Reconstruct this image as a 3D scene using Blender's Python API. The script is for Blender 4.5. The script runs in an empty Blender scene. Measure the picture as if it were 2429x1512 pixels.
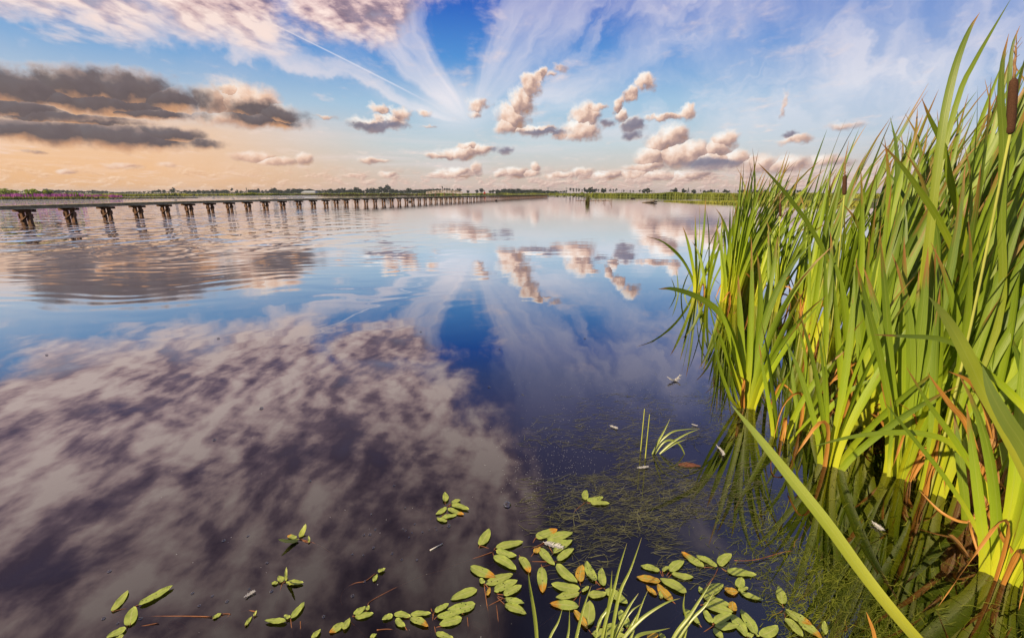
import bpy, bmesh, math, random
from math import sin, cos, pi, radians, atan2, hypot, sqrt, exp
from mathutils import Vector, Matrix, noise as mnoise

scene = bpy.context.scene
COL = scene.collection

# ------------------------------------------------------------------ camera
H = 1.30                       # eye height above the water
PITCH = radians(15.45)
FP, CX, CY = 1078.7, 1214.5, 756.0      # focal length and centre, for a 2429 px wide picture
CS, SN = cos(PITCH), sin(PITCH)
cam_data = bpy.data.cameras.new('camera')
cam_data.sensor_width = 36.0
cam_data.lens = 36.0 * FP / 2429.0
cam_data.clip_start = 0.05
cam_data.clip_end = 20000
cam = bpy.data.objects.new('camera', cam_data)
COL.objects.link(cam)
cam.location = (0, 0, H)
cam.rotation_euler = (pi / 2 - PITCH, 0, 0)
scene.camera = cam


def ray(px, py):
    u = (px - CX) / FP
    v = (CY - py) / FP
    return Vector((u, CS + v * SN, -SN + v * CS))


def ground(px, py, z=0.0):
    """the point of the level z that a sighting line meets"""
    d = ray(px, py)
    t = (z - H) / d.z
    return Vector((d.x * t, d.y * t, z))


def at_y(px, py, Y):
    """the point of a sighting line at forward distance Y"""
    d = ray(px, py)
    t = Y / d.y
    return Vector((d.x * t, Y, H + d.z * t))


def azel(px, py):
    d = ray(px, py)
    return math.degrees(atan2(d.x, d.y)), math.degrees(atan2(d.z, hypot(d.x, d.y)))


# ------------------------------------------------------------------ small node language
class NT:
    def __init__(self, tree):
        self.t = tree
        self.n = tree.nodes
        self.l = tree.links

    def _set(self, sock, v):
        if v is None:
            return
        if isinstance(v, bpy.types.NodeSocket):
            self.l.new(v, sock)
        else:
            if hasattr(sock.default_value, '__len__'):
                n = len(sock.default_value)
                v = tuple(v)
                if n == 4 and len(v) == 3:
                    v = v + (1.0,)
                sock.default_value = v
            else:
                sock.default_value = v

    def node(self, kind, **kw):
        nd = self.n.new(kind)
        for k, v in kw.items():
            setattr(nd, k, v)
        return nd

    def m(self, op, a, b=None, c=None, clamp=False):
        nd = self.n.new('ShaderNodeMath')
        nd.operation = op
        nd.use_clamp = clamp
        for i, v in enumerate((a, b, c)):
            if v is not None:
                self._set(nd.inputs[i], v)
        return nd.outputs[0]

    def vm(self, op, a, b=None, c=None):
        nd = self.n.new('ShaderNodeVectorMath')
        nd.operation = op
        for i, v in enumerate((a, b, c)):
            if v is not None:
                if op == 'SCALE' and i == 1:
                    self._set(nd.inputs['Scale'], v)
                else:
                    self._set(nd.inputs[i], v)
        return nd.outputs['Value'] if op in ('LENGTH', 'DOT_PRODUCT', 'DISTANCE') else nd.outputs[0]

    def sep(self, v):
        nd = self.n.new('ShaderNodeSeparateXYZ')
        self._set(nd.inputs[0], v)
        return nd.outputs

    def comb(self, x=0.0, y=0.0, z=0.0):
        nd = self.n.new('ShaderNodeCombineXYZ')
        for i, v in enumerate((x, y, z)):
            self._set(nd.inputs[i], v)
        return nd.outputs[0]

    def noise(self, vec, scale=1.0, detail=4.0, rough=0.5, dims='3D', dist=0.0, lac=2.0, color=False):
        nd = self.n.new('ShaderNodeTexNoise')
        nd.noise_dimensions = dims
        self._set(nd.inputs['Vector'], vec)
        self._set(nd.inputs['Scale'], scale)
        self._set(nd.inputs['Detail'], detail)
        self._set(nd.inputs['Roughness'], rough)
        self._set(nd.inputs['Lacunarity'], lac)
        self._set(nd.inputs['Distortion'], dist)
        return nd.outputs['Color' if color else 'Fac']

    def ramp(self, fac, stops, interp='LINEAR'):
        nd = self.n.new('ShaderNodeValToRGB')
        cr = nd.color_ramp
        cr.interpolation = interp
        while len(cr.elements) > 1:
            cr.elements.remove(cr.elements[-1])
        for i, (p, c) in enumerate(stops):
            e = cr.elements[0] if i == 0 else cr.elements.new(p)
            e.position = p
            c = (c, c, c) if not hasattr(c, '__len__') else c
            e.color = tuple(c) + (1.0,) if len(c) == 3 else c
        self._set(nd.inputs[0], fac)
        return nd.outputs[0]

    def mr(self, v, a, b, c=0.0, d=1.0, smooth=False):
        nd = self.n.new('ShaderNodeMapRange')
        nd.interpolation_type = 'SMOOTHSTEP' if smooth else 'LINEAR'
        nd.clamp = True
        for i, x in enumerate((v, a, b, c, d)):
            self._set(nd.inputs[i], x)
        return nd.outputs[0]

    def mix(self, f, a, b, blend='MIX'):
        nd = self.n.new('ShaderNodeMix')
        nd.data_type = 'RGBA'
        nd.blend_type = blend
        self._set(nd.inputs[0], f)
        self._set(nd.inputs[6], a)
        self._set(nd.inputs[7], b)
        return nd.outputs[2]

    def vmix(self, f, a, b):
        nd = self.n.new('ShaderNodeMix')
        nd.data_type = 'VECTOR'
        self._set(nd.inputs[0], f)
        self._set(nd.inputs[4], a)
        self._set(nd.inputs[5], b)
        return nd.outputs[1]


def srgb(r, g, b):
    def f(c):
        c /= 255.0
        return c / 12.92 if c <= 0.04045 else ((c + 0.055) / 1.055) ** 2.4
    return (f(r), f(g), f(b))
# ------------------------------------------------------------------ render settings
scene.view_settings.view_transform = 'Standard'
scene.view_settings.look = 'None'
scene.view_settings.gamma = 1.0
scene.view_settings.exposure = 0.62
scene.view_settings.use_curve_mapping = False
scene.render.engine = 'CYCLES'
scene.cycles.max_bounces = 6
scene.cycles.diffuse_bounces = 2
scene.cycles.glossy_bounces = 3
scene.cycles.transmission_bounces = 4
scene.cycles.transparent_max_bounces = 10
scene.cycles.caustics_reflective = False
scene.cycles.caustics_refractive = False
scene.cycles.sample_clamp_indirect = 4.0

SUN_AZ, SUN_EL = -121.0, 25.0        # degrees clockwise from straight ahead, and above the horizon

# ------------------------------------------------------------------ the sky (world)
world = bpy.data.worlds.new('World')
scene.world = world
world.use_nodes = True
wt = world.node_tree
wt.nodes.clear()
W = NT(wt)
tc = W.node('ShaderNodeTexCoord')
DIR = tc.outputs['Generated']
dx, dy, dz = W.sep(DIR)
AZ = W.m('MULTIPLY', W.m('ARCTAN2', dx, dy), 180 / pi)
EL = W.m('MULTIPLY', W.m('ARCSINE', dz), 180 / pi)

sky = W.node('ShaderNodeTexSky')
sky.sky_type = 'NISHITA'
sky.sun_disc = False
sky.sun_elevation = radians(SUN_EL)
sky.sun_rotation = radians(SUN_AZ)
sky.air_density = 1.0
sky.dust_density = 1.6
sky.ozone_density = 2.5


def S(r, g, b, k=1.0):          # a seen colour, in the units of the physical sky (background strength 0.1)
    return tuple(10.0 * k * c for c in srgb(r, g, b))


# clear air: physical sky, with the high thin veil that pales it towards the horizon and warms it towards the sun
elp = W.m('DIVIDE', EL, 60.0)
cool = W.ramp(elp, [(0.0, S(224, 190, 168)), (0.045, S(220, 208, 198)), (0.09, S(204, 217, 222)), (0.16, S(168, 203, 230)),
                    (0.24, S(78, 148, 220)), (0.32, S(26, 98, 202)), (0.375, S(78, 104, 178)), (0.44, S(106, 108, 166)), (0.54, S(104, 98, 144)), (0.66, S(86, 80, 112)), (1.0, S(62, 58, 78))])
warm = W.ramp(elp, [(0.0, S(246, 184, 118)), (0.04, S(255, 198, 144)), (0.10, S(252, 206, 166)), (0.15, S(190, 206, 222)),
                    (0.22, S(112, 168, 222)), (0.34, S(44, 110, 205)), (0.39, S(84, 104, 168)), (0.47, S(112, 106, 156)), (0.58, S(108, 100, 134)), (1.0, S(44, 40, 58))])
wf = W.mr(AZ, -9.0, -38.0, 0.0, 1.0, True)
veil = W.mix(wf, cool, warm)
violet = W.mr(AZ, 14.0, 46.0, 0.0, 0.62, True)
veil = W.mix(W.m('MULTIPLY', violet, W.mr(EL, 1.0, 12.0)), veil, S(134, 150, 208))
clear = W.mix(0.84, sky.outputs[0], veil)

# high cirrus: streaks that fan out of one point low above the lake
A0, E0 = azel(1118, 296)
ax = W.m('SUBTRACT', AZ, A0)
ay = W.m('SUBTRACT', EL, E0)
warpc = W.noise(DIR, 3.0, 3.0, 0.5)
phi = W.m('ARCTAN2', W.m('ADD', ay, 0.001), ax)
warpd = W.noise(DIR, 13.0, 4.0, 0.6)
phi = W.m('ADD', phi, W.m('ADD', W.m('MULTIPLY', W.m('SUBTRACT', warpc, 0.5), 0.42), W.m('MULTIPLY', W.m('SUBTRACT', warpd, 0.5), 0.30)))
rho = W.m('SQRT', W.m('ADD', W.m('MULTIPLY', ax, ax), W.m('MULTIPLY', ay, ay)))
st = W.noise(W.comb(W.m('MULTIPLY', phi, 2.6), W.m('MULTIPLY', rho, 0.07), 0.0), 1.0, 4.0, 0.5, '2D', 0.3)
stf = W.noise(W.comb(W.m('MULTIPLY', phi, 7.0), W.m('MULTIPLY', rho, 0.15), 3.0), 1.0, 5.0, 0.55, '2D', 0.25)
stf = W.m('ADD', W.m('MULTIPLY', W.m('SUBTRACT', stf, 0.5), W.mr(rho, 3.0, 11.0)), 0.5)
st = W.m('ADD', W.m('MULTIPLY', W.m('SUBTRACT', st, 0.5), W.mr(rho, 1.0, 9.0)), 0.5)
cov = W.ramp(W.m('DIVIDE', phi, pi), [
    (0.0, 0.25), (0.06, 0.48), (0.11, 0.62), (0.17, 0.34), (0.23, 0.66), (0.30, 0.66), (0.36, 0.78), (0.40, 0.66), (0.415, 0.46),
    (0.472, 0.03), (0.60, 0.0), (0.65, 0.40), (0.68, 0.78), (0.76, 0.82), (0.80, 0.66), (0.845, 0.22), (0.885, 0.24),
    (0.915, 0.60), (0.935, 0.70), (0.952, 0.16), (1.0, 0.0)], 'EASE')
stv = W.m('ADD', W.m('MULTIPLY', st, 0.52), W.m('MULTIPLY', stf, 0.48))
ci = W.m('ADD', W.mr(stv, 0.28, 0.72, -0.34, 0.34), W.m('MULTIPLY', cov, 1.0))
ci = W.m('MULTIPLY', W.mr(ci, 0.0, 1.1, 0.0, 0.80, True), W.m('MULTIPLY', W.mr(cov, 0.0, 0.25), W.m('MULTIPLY', W.mr(rho, 0.5, 7.0, 0.1, 1.0, True), W.mr(EL, 18.0, 31.0, 1.0, 0.15))))
# bright knot where the streaks meet
kn = W.m('SUBTRACT', 1.0, W.vm('LENGTH', W.vm('MULTIPLY', W.comb(W.m('ADD', ax, 1.6), W.m('SUBTRACT', ay, 2.0), 0.0), (1 / 6.0, 1 / 4.2, 0))))
ci = W.m('ADD', ci, W.m('MULTIPLY', W.mr(kn, 0.0, 0.9, 0.0, 0.8, True), W.mr(stv, 0.30, 0.55)), clamp=True)
ci = W.m('MULTIPLY', ci, W.mr(EL, 2.0, 9.0, 0.25, 1.0, True))
vl = W.m('MULTIPLY', W.m('MULTIPLY', W.mr(AZ, -2.0, 12.0, 0.0, 0.78, True), W.mr(EL, 4.0, 10.0)), W.m('MULTIPLY', W.mr(stv, 0.36, 0.60), W.mr(EL, 30.0, 22.0)))
ci = W.m('MAXIMUM', ci, vl)
cicol = W.mix(W.mr(EL, 9.0, 26.0), S(236, 234, 240), S(186, 184, 218))
cicol = W.mix(W.mr(AZ, -8.0, -30.0), cicol, S(240, 226, 226))
col = W.mix(ci, clear, cicol)

# low horizontal wisps and haze bands
hz = W.noise(W.comb(W.m('MULTIPLY', AZ, 0.05), W.m('MULTIPLY', EL, 0.9), 0.0), 1.0, 5.0, 0.55, '2D', 0.6)
hzf = W.m('MULTIPLY', W.mr(hz, 0.46, 0.84, 0.0, 0.6, True), W.m('MULTIPLY', W.mr(EL, 0.0, 2.0), W.mr(EL, 8.0, 4.0)))
col = W.mix(hzf, col, W.mix(wf, S(232, 222, 224), S(248, 214, 190)))

# condensation trail
T0, T1 = azel(625, 46), azel(1015, 242)
T2 = azel(1255, 352)
def trail(p, q, wd, col, dens):
    ux, uy = q[0] - p[0], q[1] - p[1]
    L = hypot(ux, uy)
    ux, uy = ux / L, uy / L
    rel = W.vm('SUBTRACT', W.comb(AZ, EL, 0.0), (p[0], p[1], 0))
    s = W.vm('DOT_PRODUCT', rel, (ux / L, uy / L, 0))
    d = W.m('ABSOLUTE', W.m('ADD', W.vm('DOT_PRODUCT', rel, (-uy, ux, 0)), W.m('MULTIPLY', W.m('MULTIPLY', s, W.m('SUBTRACT', 1.0, s)), -0.9)))
    wdn = W.m('MULTIPLY', W.mr(s, 0.0, 1.0, 1.0, 2.0), wd)
    f = W.m('MULTIPLY', W.mr(W.m('DIVIDE', d, wdn), 1.0, 0.2), W.m('MULTIPLY', W.m('GREATER_THAN', s, 0.0), W.mr(s, 1.05, 0.75)))
    return W.mix(W.m('MULTIPLY', f, dens), col, S(240, 238, 246))
col = trail(T0, T1, 0.075, col, 0.5)

# broken sheet of lumpy altocumulus, high on the left
AC = [  # az, el, r_az, r_el  (degrees)
    (-46, 20.5, 24, 7.2), (-31, 19.0, 9, 4.6), (-26, 31, 20, 14.5), (-16.5, 18.0, 7, 3.2), (-30, 44, 36, 18), (-52, 32, 24, 15), (-12, 42, 17, 16), (-16, 26, 8, 5), (-22.5, 28, 9, 6)]
best = None
wv = W.noise(DIR, 7.0, 4.0, 0.55, color=True)
wv = W.vm('MULTIPLY', W.vm('SUBTRACT', wv, (0.5, 0.5, 0.5)), (9.0, 6.0, 0.0))
pA = W.vm('ADD', W.comb(AZ, EL, 0.0), wv)
for (a, e, ra, re) in AC:
    d = W.vm('LENGTH', W.vm('MULTIPLY_ADD', pA, (1 / ra, 1 / re, 0), (-a / ra, -e / re, 0)))
    best = d if best is None else W.m('MINIMUM', best, d)
inv = W.m('DIVIDE', 1.0, W.m('ADD', W.m('MAXIMUM', dz, 0.0), 0.12))
pl = W.comb(W.m('MULTIPLY', dx, inv), W.m('MULTIPLY', dy, inv), 0.0)
plr = W.vm('ADD', W.vm('MULTIPLY', pl, (1.1, 0.82, 0.0)), W.vm('SCALE', W.vm('SUBTRACT', W.noise(pl, 2.2, 2.0, 0.5, color=True), (0.5, 0.5, 0.5)), 0.12))
lump = W.m('ADD', W.m('MULTIPLY', W.noise(plr, 2.4, 3.0, 0.5, '2D'), 0.56), W.m('MULTIPLY', W.noise(plr, 8.0, 5.0, 0.55, '2D'), 0.44))
plr2 = W.vm('ADD', plr, (-0.035, -0.015, 0.0))
lump2 = W.m('ADD', W.m('MULTIPLY', W.noise(plr2, 2.4, 3.0, 0.5, '2D'), 0.56), W.m('MULTIPLY', W.noise(plr2, 8.0, 5.0, 0.55, '2D'), 0.44))
fld = W.m('ADD', W.mr(best, 1.28, 0.55, -0.55, 0.62), W.m('MULTIPLY', W.m('SUBTRACT', lump, 0.5), 2.4))
aal = W.mr(fld, -0.50, 0.50, 0.0, 0.97, True)
ash = W.m('ADD', W.m('MULTIPLY', W.m('SUBTRACT', lump, lump2), 2.2), W.mr(lump, 0.34, 0.66, 0.05, 0.95))
ash = W.m('ADD', ash, W.mr(EL, 21.0, 15.5, 0.0, 0.22))
acol = W.ramp(ash, [(0.0, S(116, 98, 116)), (0.3, S(158, 134, 146)), (0.6, S(218, 188, 186)), (0.95, S(252, 228, 218))])
acol = W.vm('SCALE', acol, W.m('MULTIPLY', W.mr(EL, 26.0, 47.0, 1.0, 0.40), W.mr(EL, 16.0, 22.0, 1.0, 1.26)))
col = W.mix(aal, col, acol)

# cumulus, cloud by cloud: x, y, half width, half height, thinness
CU = [
    (60, 212, 112, 46), (180, 205, 120, 40), (300, 212, 120, 44), (395, 236, 85, 30), (20, 258, 130, 24), (230, 242, 190, 30),
    (505, 240, 52, 30), (580, 246, 82, 40), (655, 268, 52, 28), (600, 282, 110, 18), (545, 218, 26, 14),
    (100, 314, 165, 26), (290, 326, 150, 27), (400, 318, 70, 18), (150, 282, 220, 16, .35), (340, 268, 120, 13, .3), (480, 340, 60, 14, .6),
    (600, 374, 62, 13), (660, 384, 58, 11), (722, 378, 20, 17),
    (890, 290, 62, 19), (905, 260, 26, 16), (950, 270, 24, 28, .45), (930, 290, 38, 16), (1003, 262, 28, 10, .6), (1138, 242, 24, 22, .5), (1130, 262, 20, 14, .62),
    (1208, 276, 44, 42), (1198, 300, 36, 22), (1235, 240, 34, 34), (1262, 205, 26, 30), (1278, 184, 18, 18), (1328, 158, 26, 16, .72), (1302, 178, 16, 14, .62), (1268, 308, 62, 15), (1310, 312, 30, 7, .4),
    (1388, 278, 34, 28), (1378, 310, 44, 24), (1408, 258, 20, 16, .3), (1440, 292, 30, 12, .5), (1340, 318, 24, 12, .3),
    (1528, 200, 28, 22), (1490, 222, 24, 18), (1464, 246, 14, 24), (1480, 274, 22, 18), (1505, 296, 26, 22), (1502, 322, 20, 14, .5), (1580, 280, 50, 10, .3), (1628, 270, 30, 15, .2),
    (1598, 322, 42, 28), (1570, 338, 42, 24), (1545, 372, 46, 30), (1620, 366, 92, 34), (1690, 384, 70, 24), (1718, 336, 34, 24), (1700, 356, 40, 24), (1752, 378, 42, 26), (1800, 388, 60, 30, .35), (1530, 396, 60, 12, .3),
    (1098, 362, 58, 15), (1048, 370, 40, 8, .25), (1140, 356, 36, 13), (1200, 360, 20, 12, .4), (1110, 350, 26, 10),
    (1086, 408, 46, 13), (1130, 398, 14, 18), (1060, 414, 40, 8), (1190, 412, 22, 10), (1225, 408, 34, 14), (1268, 396, 13, 14), (1256, 410, 26, 10),
    (1330, 416, 40, 9), (1382, 410, 28, 13), (1440, 414, 40, 12), (1500, 412, 40, 14), (1560, 416, 60, 12), (1640, 416, 60, 14),
    (1890, 334, 52, 12, .35), (1870, 322, 26, 9, .4), (1860, 250, 10, 38, .72), (1870, 392, 80, 24, .4), (1960, 384, 70, 18, .5),
    (158, 408, 26, 7, .35), (290, 392, 60, 9, .55), (395, 392, 30, 9, .6), (840, 416, 40, 7, .45), (890, 380, 50, 9, .5), (920, 415, 24, 10, .4),
    (770, 272, 36, 7, .6), (1015, 300, 30, 5, .7), (80, 362, 40, 6, .6), (2010, 300, 60, 14, .74)]
DK = [(60, 225, 190, 62), (300, 228, 200, 58), (640, 272, 90, 26), (120, 322, 230, 36), (340, 326, 190, 32), (890, 298, 90, 16),
      (1290, 314, 60, 10), (1440, 290, 36, 18), (1510, 312, 34, 34), (1690, 392, 80, 16), (1195, 364, 30, 18), (1870, 318, 30, 10)]


def ell(c):
    a, e = azel(c[0], c[1])
    a1, e1 = azel(c[0] + c[2], c[1])
    a0, e0 = azel(c[0] - c[2], c[1])
    a2, e2 = azel(c[0], c[1] - c[3])
    k = 1.36 if c[0] < 720 and c[1] < 350 else 1.10
    return a, e, k * max(0.2, (a1 - a0) / 2), k * max(0.2, e2 - e)


wn = W.noise(DIR, 15.0, 7.0, 0.58, color=True)
amp = W.m('MULTIPLY', W.mr(EL, 0.5, 10.0, 0.9, 3.4), W.mr(AZ, -25.0, -18.0, 0.62, 1.0))
wvec = W.vm('MULTIPLY', W.vm('SCALE', W.vm('SUBTRACT', wn, (0.5, 0.5, 0.5)), amp), (1.35, 1.0, 0.0))
wn2 = W.noise(DIR, 70.0, 4.0, 0.6, color=True)
wvec2 = W.vm('MULTIPLY', W.vm('SCALE', W.vm('SUBTRACT', wn2, (0.5, 0.5, 0.5)), W.m('MULTIPLY', amp, 0.32)), (1.2, 1.0, 0.0))
pC = W.vm('ADD', W.vm('ADD', W.comb(AZ, EL, 0.0), wvec), wvec2)
best, bq = None, None
for c in CU:
    a, e, ra, re = ell(c)
    q = W.vm('MULTIPLY_ADD', pC, (1 / ra, 1 / re, 0), (-a / ra, -e / re, c[4] if len(c) > 4 else 0.0))
    d = W.vm('LENGTH', q)
    if best is None:
        best, bq = d, q
    else:
        lt = W.m('LESS_THAN', d, best)
        bq = W.vmix(lt, bq, q)
        best = W.m('MINIMUM', best, d)
dark = None
for c in DK:
    a, e, ra, re = ell(c)
    d = W.vm('LENGTH', W.vm('MULTIPLY_ADD', pC, (1 / ra, 1 / re, 0), (-a / ra, -e / re, 0)))
    dark = d if dark is None else W.m('MINIMUM', dark, d)
fb = W.noise(DIR, 42.0, 6.0, 0.62)
fs = W.noise(DIR, 34.0, 3.0, 0.5)
fb2 = W.noise(W.vm('ADD', DIR, (-0.009, 0.0, 0.008)), 34.0, 3.0, 0.5)
cal = W.mr(W.m('ADD', best, W.m('MULTIPLY', W.m('SUBTRACT', fb, 0.5), 0.8)), 1.14, 0.52, 0.0, 1.0, True)
dkf = W.mr(W.m('ADD', dark, W.m('MULTIPLY', W.m('SUBTRACT', fb, 0.5), 0.5)), 1.15, 0.6, 0.0, 1.0, True)
sh = W.m('ADD', W.m('MULTIPLY', W.vm('DOT_PRODUCT', bq, (-0.30, 0.44, 0.0)), 1.0), 0.48)
sh = W.m('ADD', sh, W.m('MULTIPLY', W.m('SUBTRACT', fs, fb2), 1.0))
lit = W.ramp(sh, [(0.0, S(176, 140, 122)), (0.16, S(160, 136, 134)), (0.34, S(196, 164, 152)), (0.52, S(238, 204, 184)), (0.74, S(254, 236, 222)), (0.92, S(255, 250, 244))])
shk = W.m('ADD', W.m('ADD', W.m('MULTIPLY', W.vm('DOT_PRODUCT', bq, (0.0, 0.42, 0.0)), 1.0), 0.52), W.m('MULTIPLY', W.m('SUBTRACT', fs, 0.5), 0.6))
shr = W.ramp(shk, [(0.0, S(196, 168, 156)), (0.25, S(150, 138, 146)), (0.5, S(122, 122, 142)), (0.75, S(146, 142, 158)), (1.0, S(220, 204, 200))])
shd = W.ramp(shk, [(0.0, S(248, 188, 132)), (0.26, S(192, 146, 114)), (0.42, S(90, 83, 88)), (0.7, S(96, 90, 98)), (0.9, S(160, 138, 132)), (1.0, S(230, 200, 186))])
lit = W.mix(W.m('MULTIPLY', wf, 0.55), lit, W.mix(0.7, lit, S(236, 182, 140)))
ccol = W.mix(W.m('MULTIPLY', dkf, 0.93), lit, W.mix(W.mr(AZ, -22.0, -15.0), shd, shr))
col = W.mix(cal, col, ccol)

# rows of small far puffs just above the horizon
pz = W.vm('MULTIPLY', W.comb(AZ, EL, 0.0), (0.55, 1.25, 0.0))
pf = W.noise(pz, 1.0, 7.0, 0.62, '2D', 0.2)
pf2 = W.noise(W.vm('ADD', pz, (-0.08, 0.16, 0.0)), 1.0, 7.0, 0.62, '2D', 0.2)
pal = W.m('MULTIPLY', W.mr(W.m('ADD', pf, W.mr(AZ, -12.0, 10.0, 0.0, 0.06)), 0.48, 0.60, 0.0, 0.75, True), W.m('MULTIPLY', W.mr(EL, 0.1, 0.7), W.mr(EL, 3.2, 1.5)))
psh = W.m('ADD', W.m('MULTIPLY', W.m('SUBTRACT', pf, pf2), 3.2), 0.5)
pcol = W.mix(wf, W.ramp(psh, [(0.0, S(178, 152, 148)), (0.5, S(222, 186, 172)), (1.0, S(250, 224, 208))]),
             W.ramp(psh, [(0.0, S(214, 164, 126)), (0.5, S(240, 194, 154)), (1.0, S(254, 220, 188))]))
col = W.mix(pal, col, pcol)

bg = W.node('ShaderNodeBackground')
W._set(bg.inputs['Color'], col)
bg.inputs['Strength'].default_value = 0.065
out = W.node('ShaderNodeOutputWorld')
wt.links.new(bg.outputs[0], out.inputs[0])
world.cycles.sampling_method = 'MANUAL'
world.cycles.sample_map_resolution = 512

# ------------------------------------------------------------------ the sun
sd = bpy.data.lights.new('sun', 'SUN')
sd.energy = 5.0
sd.angle = radians(0.6)
sd.color = (1.0, 0.80, 0.52)
so = bpy.data.objects.new('sun', sd)
COL.objects.link(so)
sa, se = radians(SUN_AZ), radians(SUN_EL)
to_sun = Vector((sin(sa) * cos(se), cos(sa) * cos(se), sin(se)))
so.rotation_euler = to_sun.to_track_quat('Z', 'Y').to_euler()
so.location = to_sun * 50
# ------------------------------------------------------------------ helpers for things
def mat(name):
    m = bpy.data.materials.new(name)
    m.use_nodes = True
    m.node_tree.nodes.clear()
    return m, NT(m.node_tree)


def finish(m, sock, disp=None):
    o = m.node_tree.nodes.new('ShaderNodeOutputMaterial')
    m.node_tree.links.new(sock, o.inputs['Surface'])
    return m


def me_obj(name, verts, faces, mats, parent=None, uvs=None, midx=None, smooth=True):
    me = bpy.data.meshes.new(name)
    me.from_pydata(verts, [], faces)
    for m in (mats if isinstance(mats, (list, tuple)) else [mats]):
        me.materials.append(m)
    if uvs is not None:
        l = me.uv_layers.new(name='UVMap')
        vi = [0] * len(me.loops)
        me.loops.foreach_get('vertex_index', vi)
        flat = []
        for i in vi:
            flat.extend(uvs[i])
        l.data.foreach_set('uv', flat)
    if midx is not None:
        me.polygons.foreach_set('material_index', midx)
    if smooth:
        me.polygons.foreach_set('use_smooth', [True] * len(me.polygons))
    me.update()
    o = bpy.data.objects.new(name, me)
    COL.objects.link(o)
    if parent is not None:
        o.parent = parent
    return o


def tag(o, label=None, cat=None, group=None, kind=None):
    if label:
        o['label'] = label
    if cat:
        o['category'] = cat
    if group:
        o['group'] = group
    if kind:
        o['kind'] = kind
    return o


def empty(name, loc=(0, 0, 0), label=None, cat=None, group=None, kind=None):
    o = bpy.data.objects.new(name, None)
    o.empty_display_size = 0.1
    COL.objects.link(o)
    o.location = loc
    return tag(o, label, cat, group, kind)


# ------------------------------------------------------------------ water
def water_material():
    m, T = mat('lake_water')
    geo = T.node('ShaderNodeNewGeometry')
    P = geo.outputs['Position']
    x, y, z = T.sep(P)
    # chop out by the boardwalk, long low rings on the left, glass-calm in the shelter of the reeds
    n1 = T.noise(T.vm('MULTIPLY', P, (0.62, 0.50, 1.0)), 1.5, 2.0, 0.40, dist=0.5)
    rough_reg = T.mr(T.m('SUBTRACT', T.m('MULTIPLY', x, -1.0), T.m('MULTIPLY', y, 0.42)), -6.0, 6.0, 0.0, 1.0, True)
    rough_reg = T.m('MULTIPLY', rough_reg, T.mr(y, 8.0, 16.0, 0.0, 1.0, True))
    # ring waves
    cx, cy = -16.0, 22.0
    r = T.vm('LENGTH', T.vm('MULTIPLY', T.vm('SUBTRACT', P, (cx, cy, 0)), (0.55, 1.0, 0)))
    rw = T.noise(T.vm('MULTIPLY', P, (0.35, 0.35, 0)), 1.0, 2.0, 0.5)
    ring = T.m('SINE', T.m('MULTIPLY', T.m('ADD', r, T.m('MULTIPLY', rw, 2.6)), 15.0))
    ringmod = T.noise(T.vm('MULTIPLY', P, (0.5, 0.9, 0)), 1.0, 2.0, 0.5)
    ring_reg = T.m('MULTIPLY', T.mr(x, 1.5, -4.0, 0.06, 1.0, True), T.m('MULTIPLY', T.mr(y, 3.2, 6.0, 0.0, 1.0, True), T.mr(y, 30.0, 14.0, 0.0, 1.0, True)))
    ring = T.m('MULTIPLY', T.m('MULTIPLY', ring, ring_reg), T.mr(ringmod, 0.35, 0.7))
    swell = T.noise(T.vm('MULTIPLY', P, (0.7, 1.2, 1.0)), 1.0, 2.0, 0.5)
    h = T.m('MULTIPLY', T.m('MULTIPLY', n1, rough_reg), T.mr(T.m('ADD', x, T.m('MULTIPLY', y, -0.12)), -20.0, -15.0, 0.36, 0.17))
    h = T.m('ADD', h, T.m('MULTIPLY', ring, 0.0009))
    h = T.m('ADD', h, T.m('MULTIPLY', T.m('MULTIPLY', swell, T.mr(y, 3.0, 12.0)), 0.004))
    fine = T.noise(T.vm('MULTIPLY', P, (4.0, 9.0, 1.0)), 1.0, 2.0, 0.5)
    h = T.m('ADD', h, T.m('MULTIPLY', T.m('MULTIPLY', fine, T.mr(y, 6.0, 30.0)), 0.0012))
    bump = T.node('ShaderNodeBump')
    bump.inputs['Strength'].default_value = 1.0
    bump.inputs['Distance'].default_value = 1.0
    T._set(bump.inputs['Height'], h)
    fr = T.node('ShaderNodeFresnel')
    fr.inputs['IOR'].default_value = 1.62
    T.l.new(bump.outputs[0], fr.inputs['Normal'])
    fac = T.mr(fr.outputs[0], 0.06, 0.50, 0.145, 1.0)
    gl = T.node('ShaderNodeBsdfGlossy')
    gl.inputs['Roughness'].default_value = 0.0
    gl.inputs['Color'].default_value = (0.94, 0.94, 0.97, 1)
    T.l.new(bump.outputs[0], gl.inputs['Normal'])
    tr = T.node('ShaderNodeBsdfTransparent')
    tr.inputs['Color'].default_value = (0.64, 0.52, 0.34, 1)
    mx = T.node('ShaderNodeMixShader')
    T._set(mx.inputs[0], fac)
    T.l.new(tr.outputs[0], mx.inputs[1])
    T.l.new(gl.outputs[0], mx.inputs[2])
    return finish(m, mx.outputs[0])


def mud_material():
    m, T = mat('lakebed_mud')
    geo = T.node('ShaderNodeNewGeometry')
    n = T.noise(geo.outputs['Position'], 3.0, 6.0, 0.6)
    c = T.ramp(n, [(0.3, (0.010, 0.008, 0.007)), (0.7, (0.030, 0.022, 0.014))])
    b = T.node('ShaderNodeBsdfDiffuse')
    T._set(b.inputs[0], c)
    return finish(m, b.outputs[0])


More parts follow.
